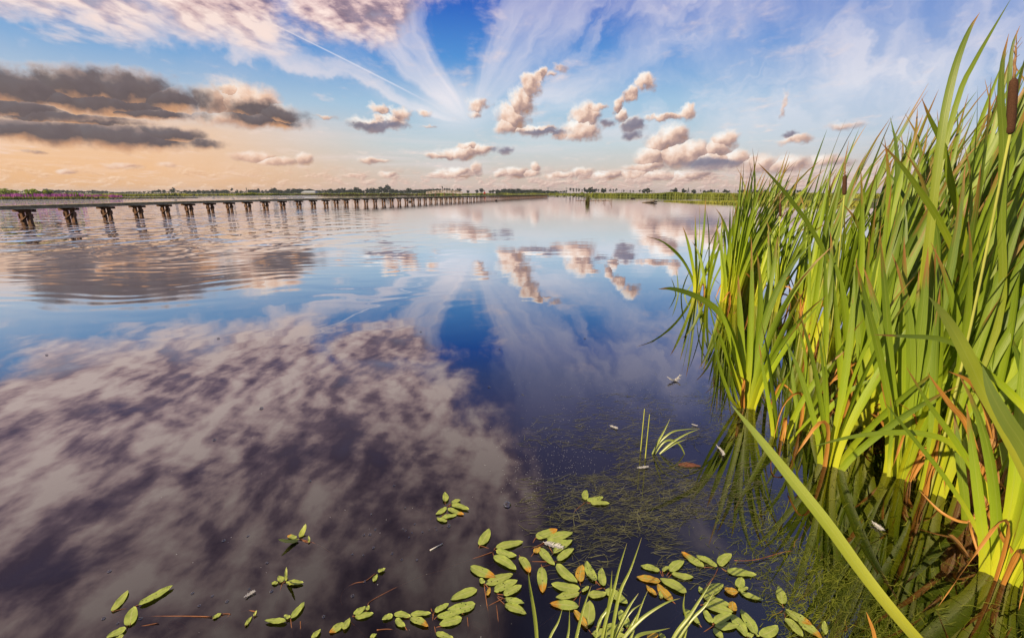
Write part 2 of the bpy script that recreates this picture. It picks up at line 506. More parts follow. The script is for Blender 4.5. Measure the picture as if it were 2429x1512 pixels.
M_WATER = water_material()
M_MUD = mud_material()
ys = [-6, 400]
lake = me_obj('water', [(-900, -6, 0), (900, -6, 0), (900, 420, 0), (-900, 420, 0)], [(0, 1, 2, 3)], M_WATER, smooth=False)
tag(lake, kind='structure')
bed = me_obj('lakebed', [(-900, -6, -0.6), (900, -6, -0.6), (900, 420, -0.6), (-900, 420, -0.6)], [(0, 1, 2, 3)], M_MUD, smooth=False)
tag(bed, kind='structure')
# ------------------------------------------------------------------ mesh collectors
class MB:
    """collects verts, faces, uvs and material slots, and links them as one mesh"""
    def __init__(self):
        self.v, self.f, self.uv, self.mi = [], [], [], []

    def add(self, verts, faces, uvs=None, mi=0):
        b = len(self.v)
        self.v.extend(verts)
        self.uv.extend(uvs if uvs is not None else [(0.0, 0.0)] * len(verts))
        for f in faces:
            self.f.append(tuple(i + b for i in f))
            self.mi.append(mi)

    def box(self, c, s, rz=0.0, mi=0, M=None):
        hx, hy, hz = s[0] / 2, s[1] / 2, s[2] / 2
        cr, sr = cos(rz), sin(rz)
        vs = []
        for z in (-hz, hz):
            for (x, y) in ((-hx, -hy), (hx, -hy), (hx, hy), (-hx, hy)):
                p = Vector((x, y, z))
                if M is not None:
                    p = M @ p
                    vs.append((p.x + c[0], p.y + c[1], p.z + c[2]))
                else:
                    vs.append((c[0] + x * cr - y * sr, c[1] + x * sr + y * cr, c[2] + z))
        self.add(vs, [(3, 2, 1, 0), (4, 5, 6, 7), (0, 1, 5, 4), (1, 2, 6, 5), (2, 3, 7, 6), (3, 0, 4, 7)], None, mi)

    def bar(self, p, q, w, d, mi=0, up=Vector((0, 0, 1))):
        p, q = Vector(p), Vector(q)
        t = (q - p)
        L = t.length
        t.normalize()
        a = t.cross(up)
        if a.length < 1e-4:
            a = t.cross(Vector((0, 1, 0)))
        a.normalize()
        b = a.cross(t)
        vs = []
        for e in (p, q):
            for (i, j) in ((-1, -1), (1, -1), (1, 1), (-1, 1)):
                vs.append(tuple(e + a * (i * w / 2) + b * (j * d / 2)))
        self.add(vs, [(3, 2, 1, 0), (4, 5, 6, 7), (0, 1, 5, 4), (1, 2, 6, 5), (2, 3, 7, 6), (3, 0, 4, 7)], None, mi)

    def tube(self, pts, r0, r1, n=6, mi=0, radii=None):
        vs, fs, uv = [], [], []
        N = len(pts)
        pts = [Vector(p) for p in pts]
        for i, p in enumerate(pts):
            t = pts[min(i + 1, N - 1)] - pts[max(i - 1, 0)]
            t.normalize()
            a = t.cross(Vector((0.31, 0.87, 0.11)))
            if a.length < 1e-3:
                a = t.cross(Vector((1, 0, 0)))
            a.normalize()
            b = t.cross(a)
            r = radii[i] if radii else r0 + (r1 - r0) * i / max(1, N - 1)
            for k in range(n):
                w = 2 * pi * k / n
                vs.append(tuple(p + a * (r * cos(w)) + b * (r * sin(w))))
                uv.append((k / n, i / max(1, N - 1)))
        for i in range(N - 1):
            for k in range(n):
                k2 = (k + 1) % n
                fs.append((i * n + k, i * n + k2, (i + 1) * n + k2, (i + 1) * n + k))
        fs.append(tuple(range(n - 1, -1, -1)))
        fs.append(tuple(range((N - 1) * n, N * n)))
        self.add(vs, fs, uv, mi)

    def ribbon(self, pts, widths, normals, fold=0.15, mi=0, u0=0.0):
        """a strap leaf: three verts across, the middle sunk by fold x width; uv = (across, along)"""
        vs, fs, uv = [], [], []
        N = len(pts)
        for i, p in enumerate(pts):
            p = Vector(p)
            t = Vector(pts[min(i + 1, N - 1)]) - Vector(pts[max(i - 1, 0)])
            t.normalize()
            n = normals[i]
            s = t.cross(n)
            if s.length < 1e-5:
                s = Vector((1, 0, 0))
            s.normalize()
            n2 = s.cross(t)
            w = widths[i] / 2
            vs.extend([tuple(p - s * w), tuple(p - n2 * (fold * w * 2)), tuple(p + s * w)])
            v = i / (N - 1)
            uv.extend([(u0, v), (u0 + 0.5, v), (u0 + 1.0, v)])
            if i:
                a, b = (i - 1) * 3, i * 3
                fs.append((a, a + 1, b + 1, b))
                fs.append((a + 1, a + 2, b + 2, b + 1))
        self.add(vs, fs, uv, mi)

    def build(self, name, mats, parent=None, smooth=True):
        return me_obj(name, self.v, self.f, mats, parent, self.uv, self.mi, smooth)


def spline(pts, n):
    """n+1 points of a Catmull-Rom curve through pts"""
    P = [Vector(p) for p in pts]
    P = [P[0] * 2 - P[1]] + P + [P[-1] * 2 - P[-2]]
    out = []
    segs = len(P) - 3
    for i in range(n + 1):
        s = i / n * segs
        k = min(int(s), segs - 1)
        t = s - k
        a, b, c, d = P[k:k + 4]
        out.append(0.5 * ((2 * b) + (c - a) * t + (2 * a - 5 * b + 4 * c - d) * t * t + (3 * b - a - 3 * c + d) * t ** 3))
    return out


def uv_node(T):
    return T.node('ShaderNodeTexCoord').outputs['UV']


def obj_rand(T):
    return T.node('ShaderNodeObjectInfo').outputs['Random']


def leaf_shader(m, T, colour, trans=0.4, gloss=0.06, rough=0.4, tint=(1.0, 1.0, 0.55), bump=None):
    d = T.node('ShaderNodeBsdfDiffuse')
    T._set(d.inputs[0], colour)
    t = T.node('ShaderNodeBsdfTranslucent')
    T._set(t.inputs[0], T.mix(1.0, colour, tint, 'MULTIPLY'))
    mx = T.node('ShaderNodeMixShader')
    mx.inputs[0].default_value = trans
    T.l.new(d.outputs[0], mx.inputs[1])
    T.l.new(t.outputs[0], mx.inputs[2])
    g = T.node('ShaderNodeBsdfGlossy')
    g.inputs['Roughness'].default_value = rough
    m2 = T.node('ShaderNodeMixShader')
    m2.inputs[0].default_value = gloss
    T.l.new(mx.outputs[0], m2.inputs[1])
    T.l.new(g.outputs[0], m2.inputs[2])
    if bump is not None:
        T.l.new(bump, d.inputs['Normal'])
        T.l.new(bump, g.inputs['Normal'])
    return finish(m, m2.outputs[0])


def diffuse_mat(name, c1, c2, scale=4.0, coord='Position', rough=1.0, det=5.0, gloss=0.0):
    m, T = mat(name)
    if coord == 'Position':
        P = T.node('ShaderNodeNewGeometry').outputs['Position']
    else:
        P = T.node('ShaderNodeTexCoord').outputs[coord]
    n = T.noise(P, scale, det, 0.6)
    c = T.ramp(n, [(0.3, c1), (0.7, c2)])
    b = T.node('ShaderNodeBsdfPrincipled')
    T._set(b.inputs['Base Color'], c)
    b.inputs['Roughness'].default_value = rough if rough < 1 else 0.85
    b.inputs['Specular IOR Level'].default_value = 0.2 if gloss == 0 else gloss
    return finish(m, b.outputs[0])
# ------------------------------------------------------------------ far shore, land, trees
rnd = random.Random(11)


def green_mat(name, lo, hi, scale=0.25, trans=0.3):
    m, T = mat(name)
    P = T.node('ShaderNodeNewGeometry').outputs['Position']
    n = T.noise(P, scale, 4.0, 0.6)
    n2 = T.noise(P, scale * 9, 2.0, 0.5)
    c = T.ramp(T.m('ADD', T.m('MULTIPLY', n, 0.65), T.m('MULTIPLY', n2, 0.35)), [(0.34, lo), (0.66, hi)])
    return leaf_shader(m, T, c, trans, 0.02, 0.6)


M_LAND = diffuse_mat('meadow', (0.05, 0.07, 0.018), (0.16, 0.17, 0.045), 0.03)
M_REED = green_mat('far_reeds', (0.055, 0.09, 0.012), (0.26, 0.29, 0.03), 0.12, 0.35)
M_SEDGE = green_mat('far_sedge', (0.10, 0.13, 0.015), (0.36, 0.36, 0.05), 0.1, 0.3)
M_LOOSE = green_mat('loosestrife_bloom', (0.20, 0.04, 0.24), (0.52, 0.14, 0.52), 0.7, 0.25)
M_TREE = green_mat('far_tree_leaves', (0.016, 0.026, 0.018), (0.040, 0.056, 0.026), 0.15, 0.2)
M_BUSH = green_mat('bush_leaves', (0.14, 0.20, 0.04), (0.40, 0.48, 0.12), 0.8, 0.35)
M_TRUNK = diffuse_mat('far_tree_bark', (0.03, 0.025, 0.02), (0.07, 0.055, 0.04), 1.0)

SHORE = [(-520, 466), (-60, 466), (330, 465.6), (600, 463.6), (800, 462.7), (1010, 462.2), (1190, 461.2), (1300, 461.3), (1390, 463.0),
         (1412, 465.6), (1520, 466.6), (1640, 467.6), (1700, 469.0), (1790, 471.5), (1900, 474.0), (2080, 480), (2300, 492), (2600, 520)]
vs, fs = [], []
for i, (px, py) in enumerate(SHORE):
    g = ground(px, py)
    k = 5200 / max(g.y, 1)
    vs += [(g.x, g.y, -0.5), (g.x, g.y, 0.10), (g.x * 1.25, g.y * 1.25 + 4, 0.35), (g.x * k, 5200, 0.35)]
    if i:
        a, b = (i - 1) * 4, i * 4
        for j in range(3):
            fs.append((a + j, b + j, b + j + 1, a + j + 1))
tag(me_obj('land', vs, fs, M_LAND, smooth=False), kind='structure')


def shore_xy(px):
    for (a, b) in zip(SHORE, SHORE[1:]):
        if a[0] <= px <= b[0]:
            t = (px - a[0]) / (b[0] - a[0])
            return ground(px, a[1] + (b[1] - a[1]) * t)


def blade(mb, p, h, w, lean=(0, 0), mi=0, yaw=None):
    a = rnd.random() * pi if yaw is None else yaw
    dx_, dy_ = cos(a) * w / 2, sin(a) * w / 2
    x, y, z = p
    lx, ly = lean
    mb.add([(x - dx_, y - dy_, z), (x + dx_, y + dy_, z), (x + lx * 0.4 + dx_ * 0.8, y + ly * 0.4 + dy_ * 0.8, z + h * 0.6),
            (x + lx, y + ly, z + h), (x + lx * 0.4 - dx_ * 0.8, y + ly * 0.4 - dy_ * 0.8, z + h * 0.6)],
           [(0, 1, 2, 4), (4, 2, 3)], [(0, 0), (1, 0), (1, .6), (.5, 1), (0, .6)], mi)


def belt(name, m, x0, x1, n, hmin, hmax, depth, wid, back=0.0, lean=0.25, clump=0.6):
    mb = MB()
    for i in range(n):
        px = x0 + (x1 - x0) * rnd.random()
        g = shore_xy(px)
        f = (back + rnd.random() ** 1.3 * depth) / g.y
        hh = hmin + (hmax - hmin) * rnd.random()
        hh *= 1 - clump * 0.5 + clump * mnoise.noise(Vector((g.x * 0.09, g.y * 0.09, f * 9))) * 0.9
        blade(mb, (g.x * (1 + f), g.y * (1 + f), 0.05), max(0.3, hh), wid * (0.6 + rnd.random()), (rnd.uniform(0.0, lean) * hh, rnd.uniform(-.1, .1) * hh))
    return tag(mb.build(name, m, smooth=False), kind='stuff')


o = belt('reed_bed', M_REED, 1385, 2000, 11000, 1.25, 1.75, 9, 0.22)
o = belt('shore_reeds', M_REED, 560, 1410, 7000, 1.2, 2.0, 14, 0.55)
o = belt('shore_sedge', M_SEDGE, -200, 700, 4000, 0.7, 1.5, 10, 0.6)
o = belt('meadow_reeds', M_SEDGE, 1250, 2100, 3000, 1.3, 1.8, 40, 0.5, back=14)

# left bank with bushes and loosestrife
bank_px = [(-420, 475.5), (-60, 473.6), (60, 473.0), (170, 472.2), (290, 470.8), (400, 469.6), (470, 468.9)]
vs, fs = [], []
for i, (px, py) in enumerate(bank_px):
    g = ground(px, py)
    th = max(0.2, (470 - px) / 470 * 26)
    k = (g.y + th) / g.y
    vs += [(g.x, g.y, -0.5), (g.x, g.y, 0.06), (g.x * k, g.y * k, 0.2), (g.x * k, g.y * k, -0.5)]
    if i:
        a, b = (i - 1) * 4, i * 4
        for j in range(3):
            fs.append((a + j, b + j, b + j + 1, a + j + 1))
tag(me_obj('bank', vs, fs, M_LAND, smooth=False), kind='structure')


def bank_point(px, t):
    for (a, b) in zip(bank_px, bank_px[1:]):
        if a[0] <= px <= b[0]:
            s = (px - a[0]) / (b[0] - a[0])
            g = ground(px, a[1] + (b[1] - a[1]) * s)
            th = max(0.2, (470 - px) / 470 * 26)
            k = (g.y + th * t) / g.y
            return Vector((g.x * k, g.y * k, 0.05))


mb = MB()
for i in range(3800):
    px = -200 + 640 * rnd.random()
    t = rnd.random() ** 2 * (0.35 if px < 250 else 1.0)
    p = bank_point(px, t)
    blade(mb, p, rnd.uniform(0.25, 0.7) * (1.0 if px < 260 else 0.45), 0.14, (rnd.uniform(-.1, .15), 0))
tag(mb.build('bank_grass', M_SEDGE, smooth=False), kind='stuff')
mb = MB()
for i in range(2600):
    px = -200 + 490 * rnd.random()
    t = 0.08 + rnd.random() * 0.45
    if mnoise.noise(Vector((px * 0.03, t * 4, 1.7))) < -0.12:
        continue
    p = bank_point(px, t)
    hh = rnd.uniform(0.8, 1.35) * (1.0 if px < 200 else 0.75)
    blade(mb, p + Vector((0, 0, 0.25)), hh - 0.25, 0.16, (rnd.uniform(-.05, .12), 0))
tag(mb.build('purple_loosestrife', M_LOOSE, smooth=False), kind='stuff')


# --- leafy crowns -----------------------------------------------------------
def leafy(mb, centre, rx, ry, rz, n, size, seed, flat=0.0, mi=0, gaps=0.35):
    r = random.Random(seed)
    lobes = []
    for k in range(max(5, int(n / 40))):
        while True:
            p = Vector((r.uniform(-1, 1), r.uniform(-1, 1), r.uniform(-1, 1)))
            if p.length < 1:
                break
        lobes.append((p * 0.72, r.uniform(0.26, 0.48)))
    for i in range(n):
        c, rr = lobes[r.randrange(len(lobes))]
        d = Vector((r.gauss(0, 1), r.gauss(0, 1), r.gauss(0, 1)))
        d.normalize()
        p = c + d * rr * (r.random() ** 0.4)
        q = Vector((centre[0] + p.x * rx, centre[1] + p.y * ry, centre[2] + p.z * rz))
        a = Vector((r.gauss(0, 1), r.gauss(0, 1), r.gauss(0, 0.7)))
        a.normalize()
        b = a.cross(Vector((r.gauss(0, 1), r.gauss(0, 1), r.gauss(0, 1))))
        if b.length < 1e-3:
            continue
        b.normalize()
        s = size * r.uniform(0.6, 1.3)
        mb.add([tuple(q - a * s), tuple(q + b * s * 0.55), tuple(q + a * s), tuple(q - b * s * 0.55)], [(0, 1, 2, 3)], None, mi)


def tree_mesh(kind, seed):
    """unit tree: height 1, base at the origin; slot 0 leaves, slot 1 bark"""
    r = random.Random(seed)
    mb = MB()
    if kind == 'round':
        mb.tube([(0, 0, -0.02), (0.01, 0, 0.2), (r.uniform(-.02, .02), 0, 0.42), (r.uniform(-.03, .03), 0, 0.7)], 0.035, 0.008, 6, 1)
        for k in range(5):
            a = r.uniform(0, 6.28)
            mb.tube([(0, 0, 0.28 + 0.07 * k), (cos(a) * .13, sin(a) * .13, 0.42 + .07 * k), (cos(a) * .24, sin(a) * .24, 0.5 + .07 * k)], 0.014, 0.004, 4, 1)
        leafy(mb, (0, 0, 0.56), 0.50, 0.50, 0.46, 520, 0.085, seed)
    elif kind == 'tall':
        mb.tube([(0, 0, -0.02), (0, 0, 0.3), (0.01, 0, 0.8)], 0.028, 0.006, 6, 1)
        leafy(mb, (0, 0, 0.66), 0.26, 0.26, 0.36, 260, 0.055, seed)
    elif kind == 'poplar':
        mb.tube([(0, 0, -0.02), (0, 0, 0.3), (0, 0, 0.9)], 0.02, 0.005, 6, 1)
        leafy(mb, (0, 0, 0.55), 0.12, 0.12, 0.47, 240, 0.045, seed)
    elif kind == 'cone':
        mb.tube([(0, 0, -0.02), (0, 0, 0.3), (0, 0, 0.9)], 0.025, 0.005, 6, 1)
        for k in range(9):
            t = k / 8
            leafy(mb, (0, 0, 0.14 + 0.8 * t), 0.36 * (1 - t) + .03, 0.36 * (1 - t) + .03, 0.1, 36, 0.05, seed * 31 + k)
    elif kind == 'bush':
        for k in range(6):
            a = r.uniform(0, 6.28)
            mb.tube([(0, 0, -0.02), (cos(a) * .2, sin(a) * .2, 0.3), (cos(a) * .42, sin(a) * .42, 0.62)], 0.02, 0.006, 5, 1)
        leafy(mb, (0, 0, 0.45), 0.78, 0.6, 0.5, 900, 0.085, seed)
    elif kind == 'wood':
        for k in range(4):
            x = r.uniform(-.6, .6)
            mb.tube([(x, 0, -0.02), (x, 0, 0.3), (x + .02, 0, 0.7)], 0.03, 0.008, 5, 1)
        leafy(mb, (0, 0, 0.48), 1.0, 0.5, 0.5, 800, 0.095, seed)
    return mb


TREES = {}
for kind, cnt in (('round', 5), ('tall', 3), ('poplar', 2), ('cone', 2), ('bush', 3), ('wood', 5)):
    TREES[kind] = []
    for k in range(cnt):
        mb = tree_mesh(kind, 100 + 17 * k + len(kind))
        o = mb.build('distant_tree', [M_TREE, M_TRUNK], smooth=False)
        TREES[kind].append(o.data)
        bpy.data.objects.remove(o)


def far_tree(px, top, kind, label, group, wide=1.0, Y=800.0, name='distant_tree', cat='tree'):
    me = TREES[kind][rnd.randrange(len(TREES[kind]))]
    o = bpy.data.objects.new(name, me)
    COL.objects.link(o)
    Yj = Y * rnd.uniform(0.94, 1.06)
    p = at_y(px, top, Yj)
    o.location = (p.x, Yj, 0.3)
    hh = max(1.0, p.z - 0.3) * 1.3
    o.scale = (hh * wide, hh * wide, hh)
    o.rotation_euler = (0, 0, rnd.uniform(0, 6.28))
    return tag(o, label, cat, group)


def Z4(z): return z / 4.096
def Z5(z): return 593 + z / 4.096
def Z6(z): return 1186 + z / 4.096
def ZY(z): return 415.1 + z / 4.096


G1 = 'trees in the low wood behind the purple flowers'
L1 = 'dark bushy tree in the low wood on the horizon past the purple bank'
for z, t in ((300, 172), (340, 160), (372, 168), (405, 165), (445, 143), (478, 143), (510, 152), (540, 150), (575, 150), (612, 152), (655, 152), (690, 153), (735, 153), (780, 152), (812, 158),
             (860, 153), (905, 152), (945, 156), (985, 156), (1030, 158)):
    far_tree(Z4(z), ZY(t), 'wood' if z % 2 else 'round', L1, G1, 1.1)
G2 = 'trees of the low wood above the near boardwalk'
L2 = 'low dark tree in the ragged line above the left half of the boardwalk'
for z, t in ((1090, 167), (1135, 170), (1190, 166), (1250, 168), (1300, 170), (1350, 172), (1400, 165), (1440, 168), (1760, 160), (1800, 152), (1840, 154), (1885, 156), (1930, 150), (1975, 152), (2015, 154), (2070, 148), (2110, 150),
             (2150, 152), (2190, 148), (2300, 152), (2340, 156), (2420, 150)):
    far_tree(Z4(z), ZY(t), 'wood' if z % 20 else 'round', L2, G2, 1.0)
for z, t in ((1480, 158), (1510, 150), (1545, 148), (1590, 146)):
    far_tree(Z4(z), ZY(t), 'round', 'dark tree in a tight group of four left of the big round tree', 'tight group of four trees', 1.0)
far_tree(Z4(1680), ZY(136), 'round', 'big round dark tree, tallest on the left half of the horizon', None, 1.15)
far_tree(Z4(2250), ZY(138), 'tall', 'plump upright tree rising above the wood left of the spire', None, 1.4)
far_tree(Z4(2392), ZY(132), 'poplar', 'thin dark spire of a tree rising over the wood', None, 0.8)
G3 = 'trees of the wood around the grey barn'
L3 = 'dense dark tree in the wood beside the grey barn'
for z, t in ((10, 150), (45, 148), (80, 142), (120, 155), (160, 152), (200, 150), (235, 136), (275, 150), (305, 152), (345, 152), (385, 142), (425, 140), (465, 138), (495, 142), (535, 148), (575, 142), (615, 150), (665, 152),
             (700, 150), (740, 148), (785, 142), (825, 150)):
    far_tree(Z5(z), ZY(t), 'wood' if z % 10 else 'round', L3, G3, 1.15, Y=840)
G4 = 'single trees between the barn and the footbridge'
L4 = 'dark tree in the uneven line between the barn and the footbridge'
for z, t, w in ((862, 140, 1), (912, 132, .9), (950, 146, 1.1), (985, 142, 1), (1030, 130, 1), (1060, 142, 1), (1095, 152, 1.2), (1140, 140, 1), (1195, 132, 1), (1240, 142, 1), (1272, 126, .9), (1305, 138, 1), (1375, 142, 1.1),
                (1420, 148, 1.1), (1465, 152, 1.2), (1500, 152, 1), (1540, 138, 1), (1575, 150, 1.2), (1615, 148, 1.2), (1660, 146, 1.2), (1705, 146, 1.2), (1745, 142, 1.1), (1785, 142, 1), (1820, 140, 1)):
    far_tree(Z5(z), ZY(t), 'wood' if z % 3 else 'round', L4, G4, w * 1.05)
far_tree(Z5(1332), ZY(112), 'round', 'tallest dark tree on the horizon, with a broken crown', None, 0.85)
for z, t in ((1850, 124), (1868, 120), (1887, 118), (1905, 120), (1922, 121), (1940, 122)):
    far_tree(Z5(z), ZY(t), 'poplar', 'slim poplar in the tight row behind the footbridge', 'row of poplars behind the footbridge', 0.9)
for z, t in ((1965, 146), (2000, 150), (2030, 136), (2120, 152), (2205, 148), (2330, 152), (2362, 150), (2405, 148)):
    far_tree(Z5(z), ZY(t), 'round', 'small dark tree between the poplars and the long low wood', 'small trees right of the poplars', 1.0)
far_tree(Z5(2250), ZY(133), 'round', 'round-headed tree standing alone right of the footbridge', None, 0.9)
G5 = 'trees of the long low wood past the end of the boardwalk'
for z, t in ((-20, 150), (20, 146), (55, 142), (92, 140), (130, 140), (165, 141), (200, 144), (235, 146), (268, 148), (300, 146), (325, 142), (360, 150), (392, 148), (420, 152), (470, 154), (510, 156), (545, 156)):
    far_tree(Z6(z), ZY(t), 'wood', 'low dark tree in the long wood past the end of the boardwalk', G5, 1.15)
G6 = 'roadside trees above the right-hand reeds'
for z, t, w in ((683, 136, .8), (712, 137, .8), (743, 138, .8), (770, 135, .8), (797, 146, .7), (820, 134, .8), (848, 140, 1.1), (872, 136, .9), (897, 132, 1.1), (935, 140, .8), (958, 144, .8), (990, 144, .8), (1014, 136, 1),
                (1073, 139, .8), (1100, 142, .7), (1131, 140, .8), (1205, 146, .7), (1265, 149, .7), (1296, 150, .7), (1358, 146, .8), (1475, 150, .6), (1660, 148, .7), (1950, 150, .6), (1985, 152, 1), (2020, 156, 1), (2055, 148, 1),
                (2085, 148, .8), (2120, 150, .8), (2190, 148, 1), (2215, 152, 1), (2330, 148, .9), (2365, 150, .9), (2430, 150, .9), (2500, 150, .9), (2580, 146, 1), (2680, 150, 1), (2790, 146, 1), (2900, 150, 1.2)):
    far_tree(Z6(z), ZY(t), 'tall' if w < .85 else 'round', 'small round-headed tree in the spaced row above the right-hand reeds', G6, w * 1.15, Y=720)
far_tree(Z6(1405), ZY(144), 'round', 'lower of the two broad trees joined above the reeds', None, 1.2, Y=720)
far_tree(Z6(1435), ZY(138), 'round', 'taller of the two broad trees joined above the reeds', None, 1.2, Y=720)
far_tree(Z6(1706), ZY(138), 'round', 'wide spreading dark tree above the reeds, broadest of its row', None, 1.45, Y=720)
far_tree(Z6(1782), ZY(144), 'round', 'bushy green tree left of the pointed conifer', None, 1.4, Y=640)
far_tree(Z6(1830), ZY(136), 'cone', 'pointed dark conifer standing above the reeds', None, 0.9, Y=640)
far_tree(Z6(1885), ZY(146), 'bush', 'low wide bush right of the pointed conifer', None, 0.8, Y=640)

mb = MB()
rw_ = random.Random(5)
for i in range(5200):
    px = rw_.uniform(-120, 1010) if i < 4000 else rw_.uniform(1175, 1345)
    Y = rw_.uniform(610, 660)
    hgt = (2.0 + 2.6 * max(0.0, mnoise.noise(Vector((px * .03, 2.2, 0))) + .35)) * (1.0 if px > 60 else .8)
    q = at_y(px, 458, Y)
    q.z = .3 + hgt * rw_.random() ** .6
    a = Vector((rw_.gauss(0, 1), rw_.gauss(0, 1), rw_.gauss(0, .7))).normalized()
    b = a.cross(Vector((rw_.gauss(0, 1), rw_.gauss(0, 1), rw_.gauss(0, 1)))).normalized()
    sz = rw_.uniform(.5, 1.1)
    mb.add([tuple(q - a * sz), tuple(q + b * sz * .6), tuple(q + a * sz), tuple(q - b * sz * .6)], [(0, 1, 2, 3)])
tag(mb.build('far_hedgerow', M_TREE, smooth=False), kind='stuff')
# bushes on the left bank
for me in TREES['bush']:
    me2 = me
BUSH = []
for k in range(3):
    mb = tree_mesh('bush', 900 + k)
    o = mb.build('bank_bush', [M_BUSH, M_TRUNK], smooth=False)
    BUSH.append(o.data)
    bpy.data.objects.remove(o)
for i, (px, top, w, lb) in enumerate(((18, 448.5, 1.5, 'wide green bush at the picture edge behind the purple flowers'), (62, 449.5, 1.3, 'green bush with a flat top between two others on the purple bank'),
                                      (92, 451.5, 1.0, 'green bush at the open end of the purple bank'), (-30, 447.5, 1.5, 'tall green bush at the very edge of the purple bank'),
                                      (139, 457.6, 1.5, 'small pale bush standing free among the purple flowers'), (113, 458.2, 1.2, 'lowest small bush beside the purple flowers'))):
    o = bpy.data.objects.new('bank_bush', BUSH[i % 3])
    COL.objects.link(o)
    p = at_y(px, top, 118.0)
    o.location = (p.x, 118.0 + i, 0.1)
    o.scale = ((p.z) * w * 1.2, p.z, p.z * 1.18)
    tag(o, lb, 'bush', 'bushes on the purple bank')

# barn
M_ROOF = diffuse_mat('barn_roof', (0.30, 0.33, 0.36), (0.42, 0.46, 0.50), 0.5)
M_BWALL = diffuse_mat('barn_wall', (0.30, 0.28, 0.25), (0.45, 0.42, 0.38), 0.5)
bl, br = at_y(Z5(512), ZY(172), 560), at_y(Z5(650), ZY(172), 560)
bw = br.x - bl.x
barn = empty('barn', ((bl.x + br.x) / 2, 560, 0.35), 'long low barn with a pale grey roof among dark trees', 'barn')
top = at_y(Z5(580), ZY(153), 560).z - 0.35
eave = top * 0.45
mb = MB()
mb.box((0, 0, eave / 2), (bw, 9, eave))
mb.build('wall', M_BWALL, barn, False)
mb = MB()
hx = bw / 2 + .4
mb.add([(-hx, -5, eave), (hx, -5, eave), (hx - 3, 0, top), (-hx + 3, 0, top), (-hx, 5, eave), (hx, 5, eave)], [(0, 1, 2, 3), (3, 2, 5, 4), (0, 3, 4), (1, 5, 2), (0, 4, 5, 1)])
mb.build('roof', M_ROOF, barn, False)

# pylons and wires
M_STEEL = diffuse_mat('pylon_steel', (0.10, 0.11, 0.13), (0.16, 0.17, 0.19), 1.0)
tops = []
for z, t, lb in ((467, 118, 'tallest thin steel pylon past the end of the boardwalk'), (648, 118, 'thin steel pylon just left of the spaced roadside trees'), (1185, 144, 'short far pylon between the roadside trees'), (1497, 146, 'far small pylon right of the two joined trees')):
    Y = 1300.0
    p = at_y(Z6(z), ZY(t), Y)
    hh = p.z - 0.35
    e = empty('power_pylon', (p.x, Y, 0.35), lb, 'pylon', 'steel pylons on the horizon')
    mb = MB()
    b = hh * 0.09
    for sx, sy in ((1, 1), (1, -1), (-1, 1), (-1, -1)):
        mb.bar((sx * b, sy * b, 0), (0, 0, hh), 0.35, 0.35)
    for k in range(5):
        t0, t1 = k / 6, (k + 1) / 6
        for sx in (1, -1):
            mb.bar((sx * b * (1 - t0), -b * (1 - t0), hh * t0), (-sx * b * (1 - t1), -b * (1 - t1), hh * t1), 0.2, 0.2)
    mb.build('lattice_tower', M_STEEL, e, False)
    for k, zz in enumerate((0.72, 0.84, 0.95)):
        mb = MB()
        mb.bar((-hh * 0.16, 0, hh * zz), (hh * 0.16, 0, hh * zz), 0.4, 0.4)
        mb.build('cross_arm', M_STEEL, e, False)
    tops.append(Vector((p.x, Y, 0.35 + hh * 0.84)))
mb = MB()
ext = [tops[0] + Vector((-160, 60, 2))] + tops
for a, b in zip(ext, ext[1:]):
    for dz_ in (0, -2.0, 1.8):
        pts = []
        for k in range(13):
            t = k / 12
            q = a.lerp(b, t)
            pts.append((q.x, q.y, q.z + dz_ - 3.0 * 4 * t * (1 - t)))
        mb.tube(pts, 0.09, 0.09, 4)
tag(mb.build('power_line', M_STEEL, smooth=False), 'sagging power cables strung between the far pylons', 'power line')

# ------------------------------------------------------------------ boardwalks
M_POST = diffuse_mat('wet_brown_timber', (0.065, 0.036, 0.023), (0.23, 0.125, 0.075), 6.0, det=7.0)
M_DECK = diffuse_mat('weathered_deck_timber', (0.17, 0.15, 0.085), (0.46, 0.40, 0.27), 5.0, det=7.0)
path_raw = spline([(-20.6, 9.5, 0), (-21.3, 20.4, 0), (-21.1, 36, 0), (-19, 46.5, 0), (-16.5, 59.2, 0), (-2.3, 115, 0), (12.9, 171, 0)], 600)
acc = [0.0]
for a, b in zip(path_raw, path_raw[1:]):
    acc.append(acc[-1] + (b - a).length)
s0 = min(range(len(path_raw)), key=lambda i: abs(path_raw[i].y - 20.4))


def on_path(s):
    for i in range(1, len(acc)):
        if acc[i] >= s:
            t = (s - acc[i - 1]) / (acc[i] - acc[i - 1])
            p = path_raw[i - 1].lerp(path_raw[i], t)
            d = (path_raw[i] - path_raw[i - 1]).normalized()
            return p, d
    return path_raw[-1], (path_raw[-1] - path_raw[-2]).normalized()


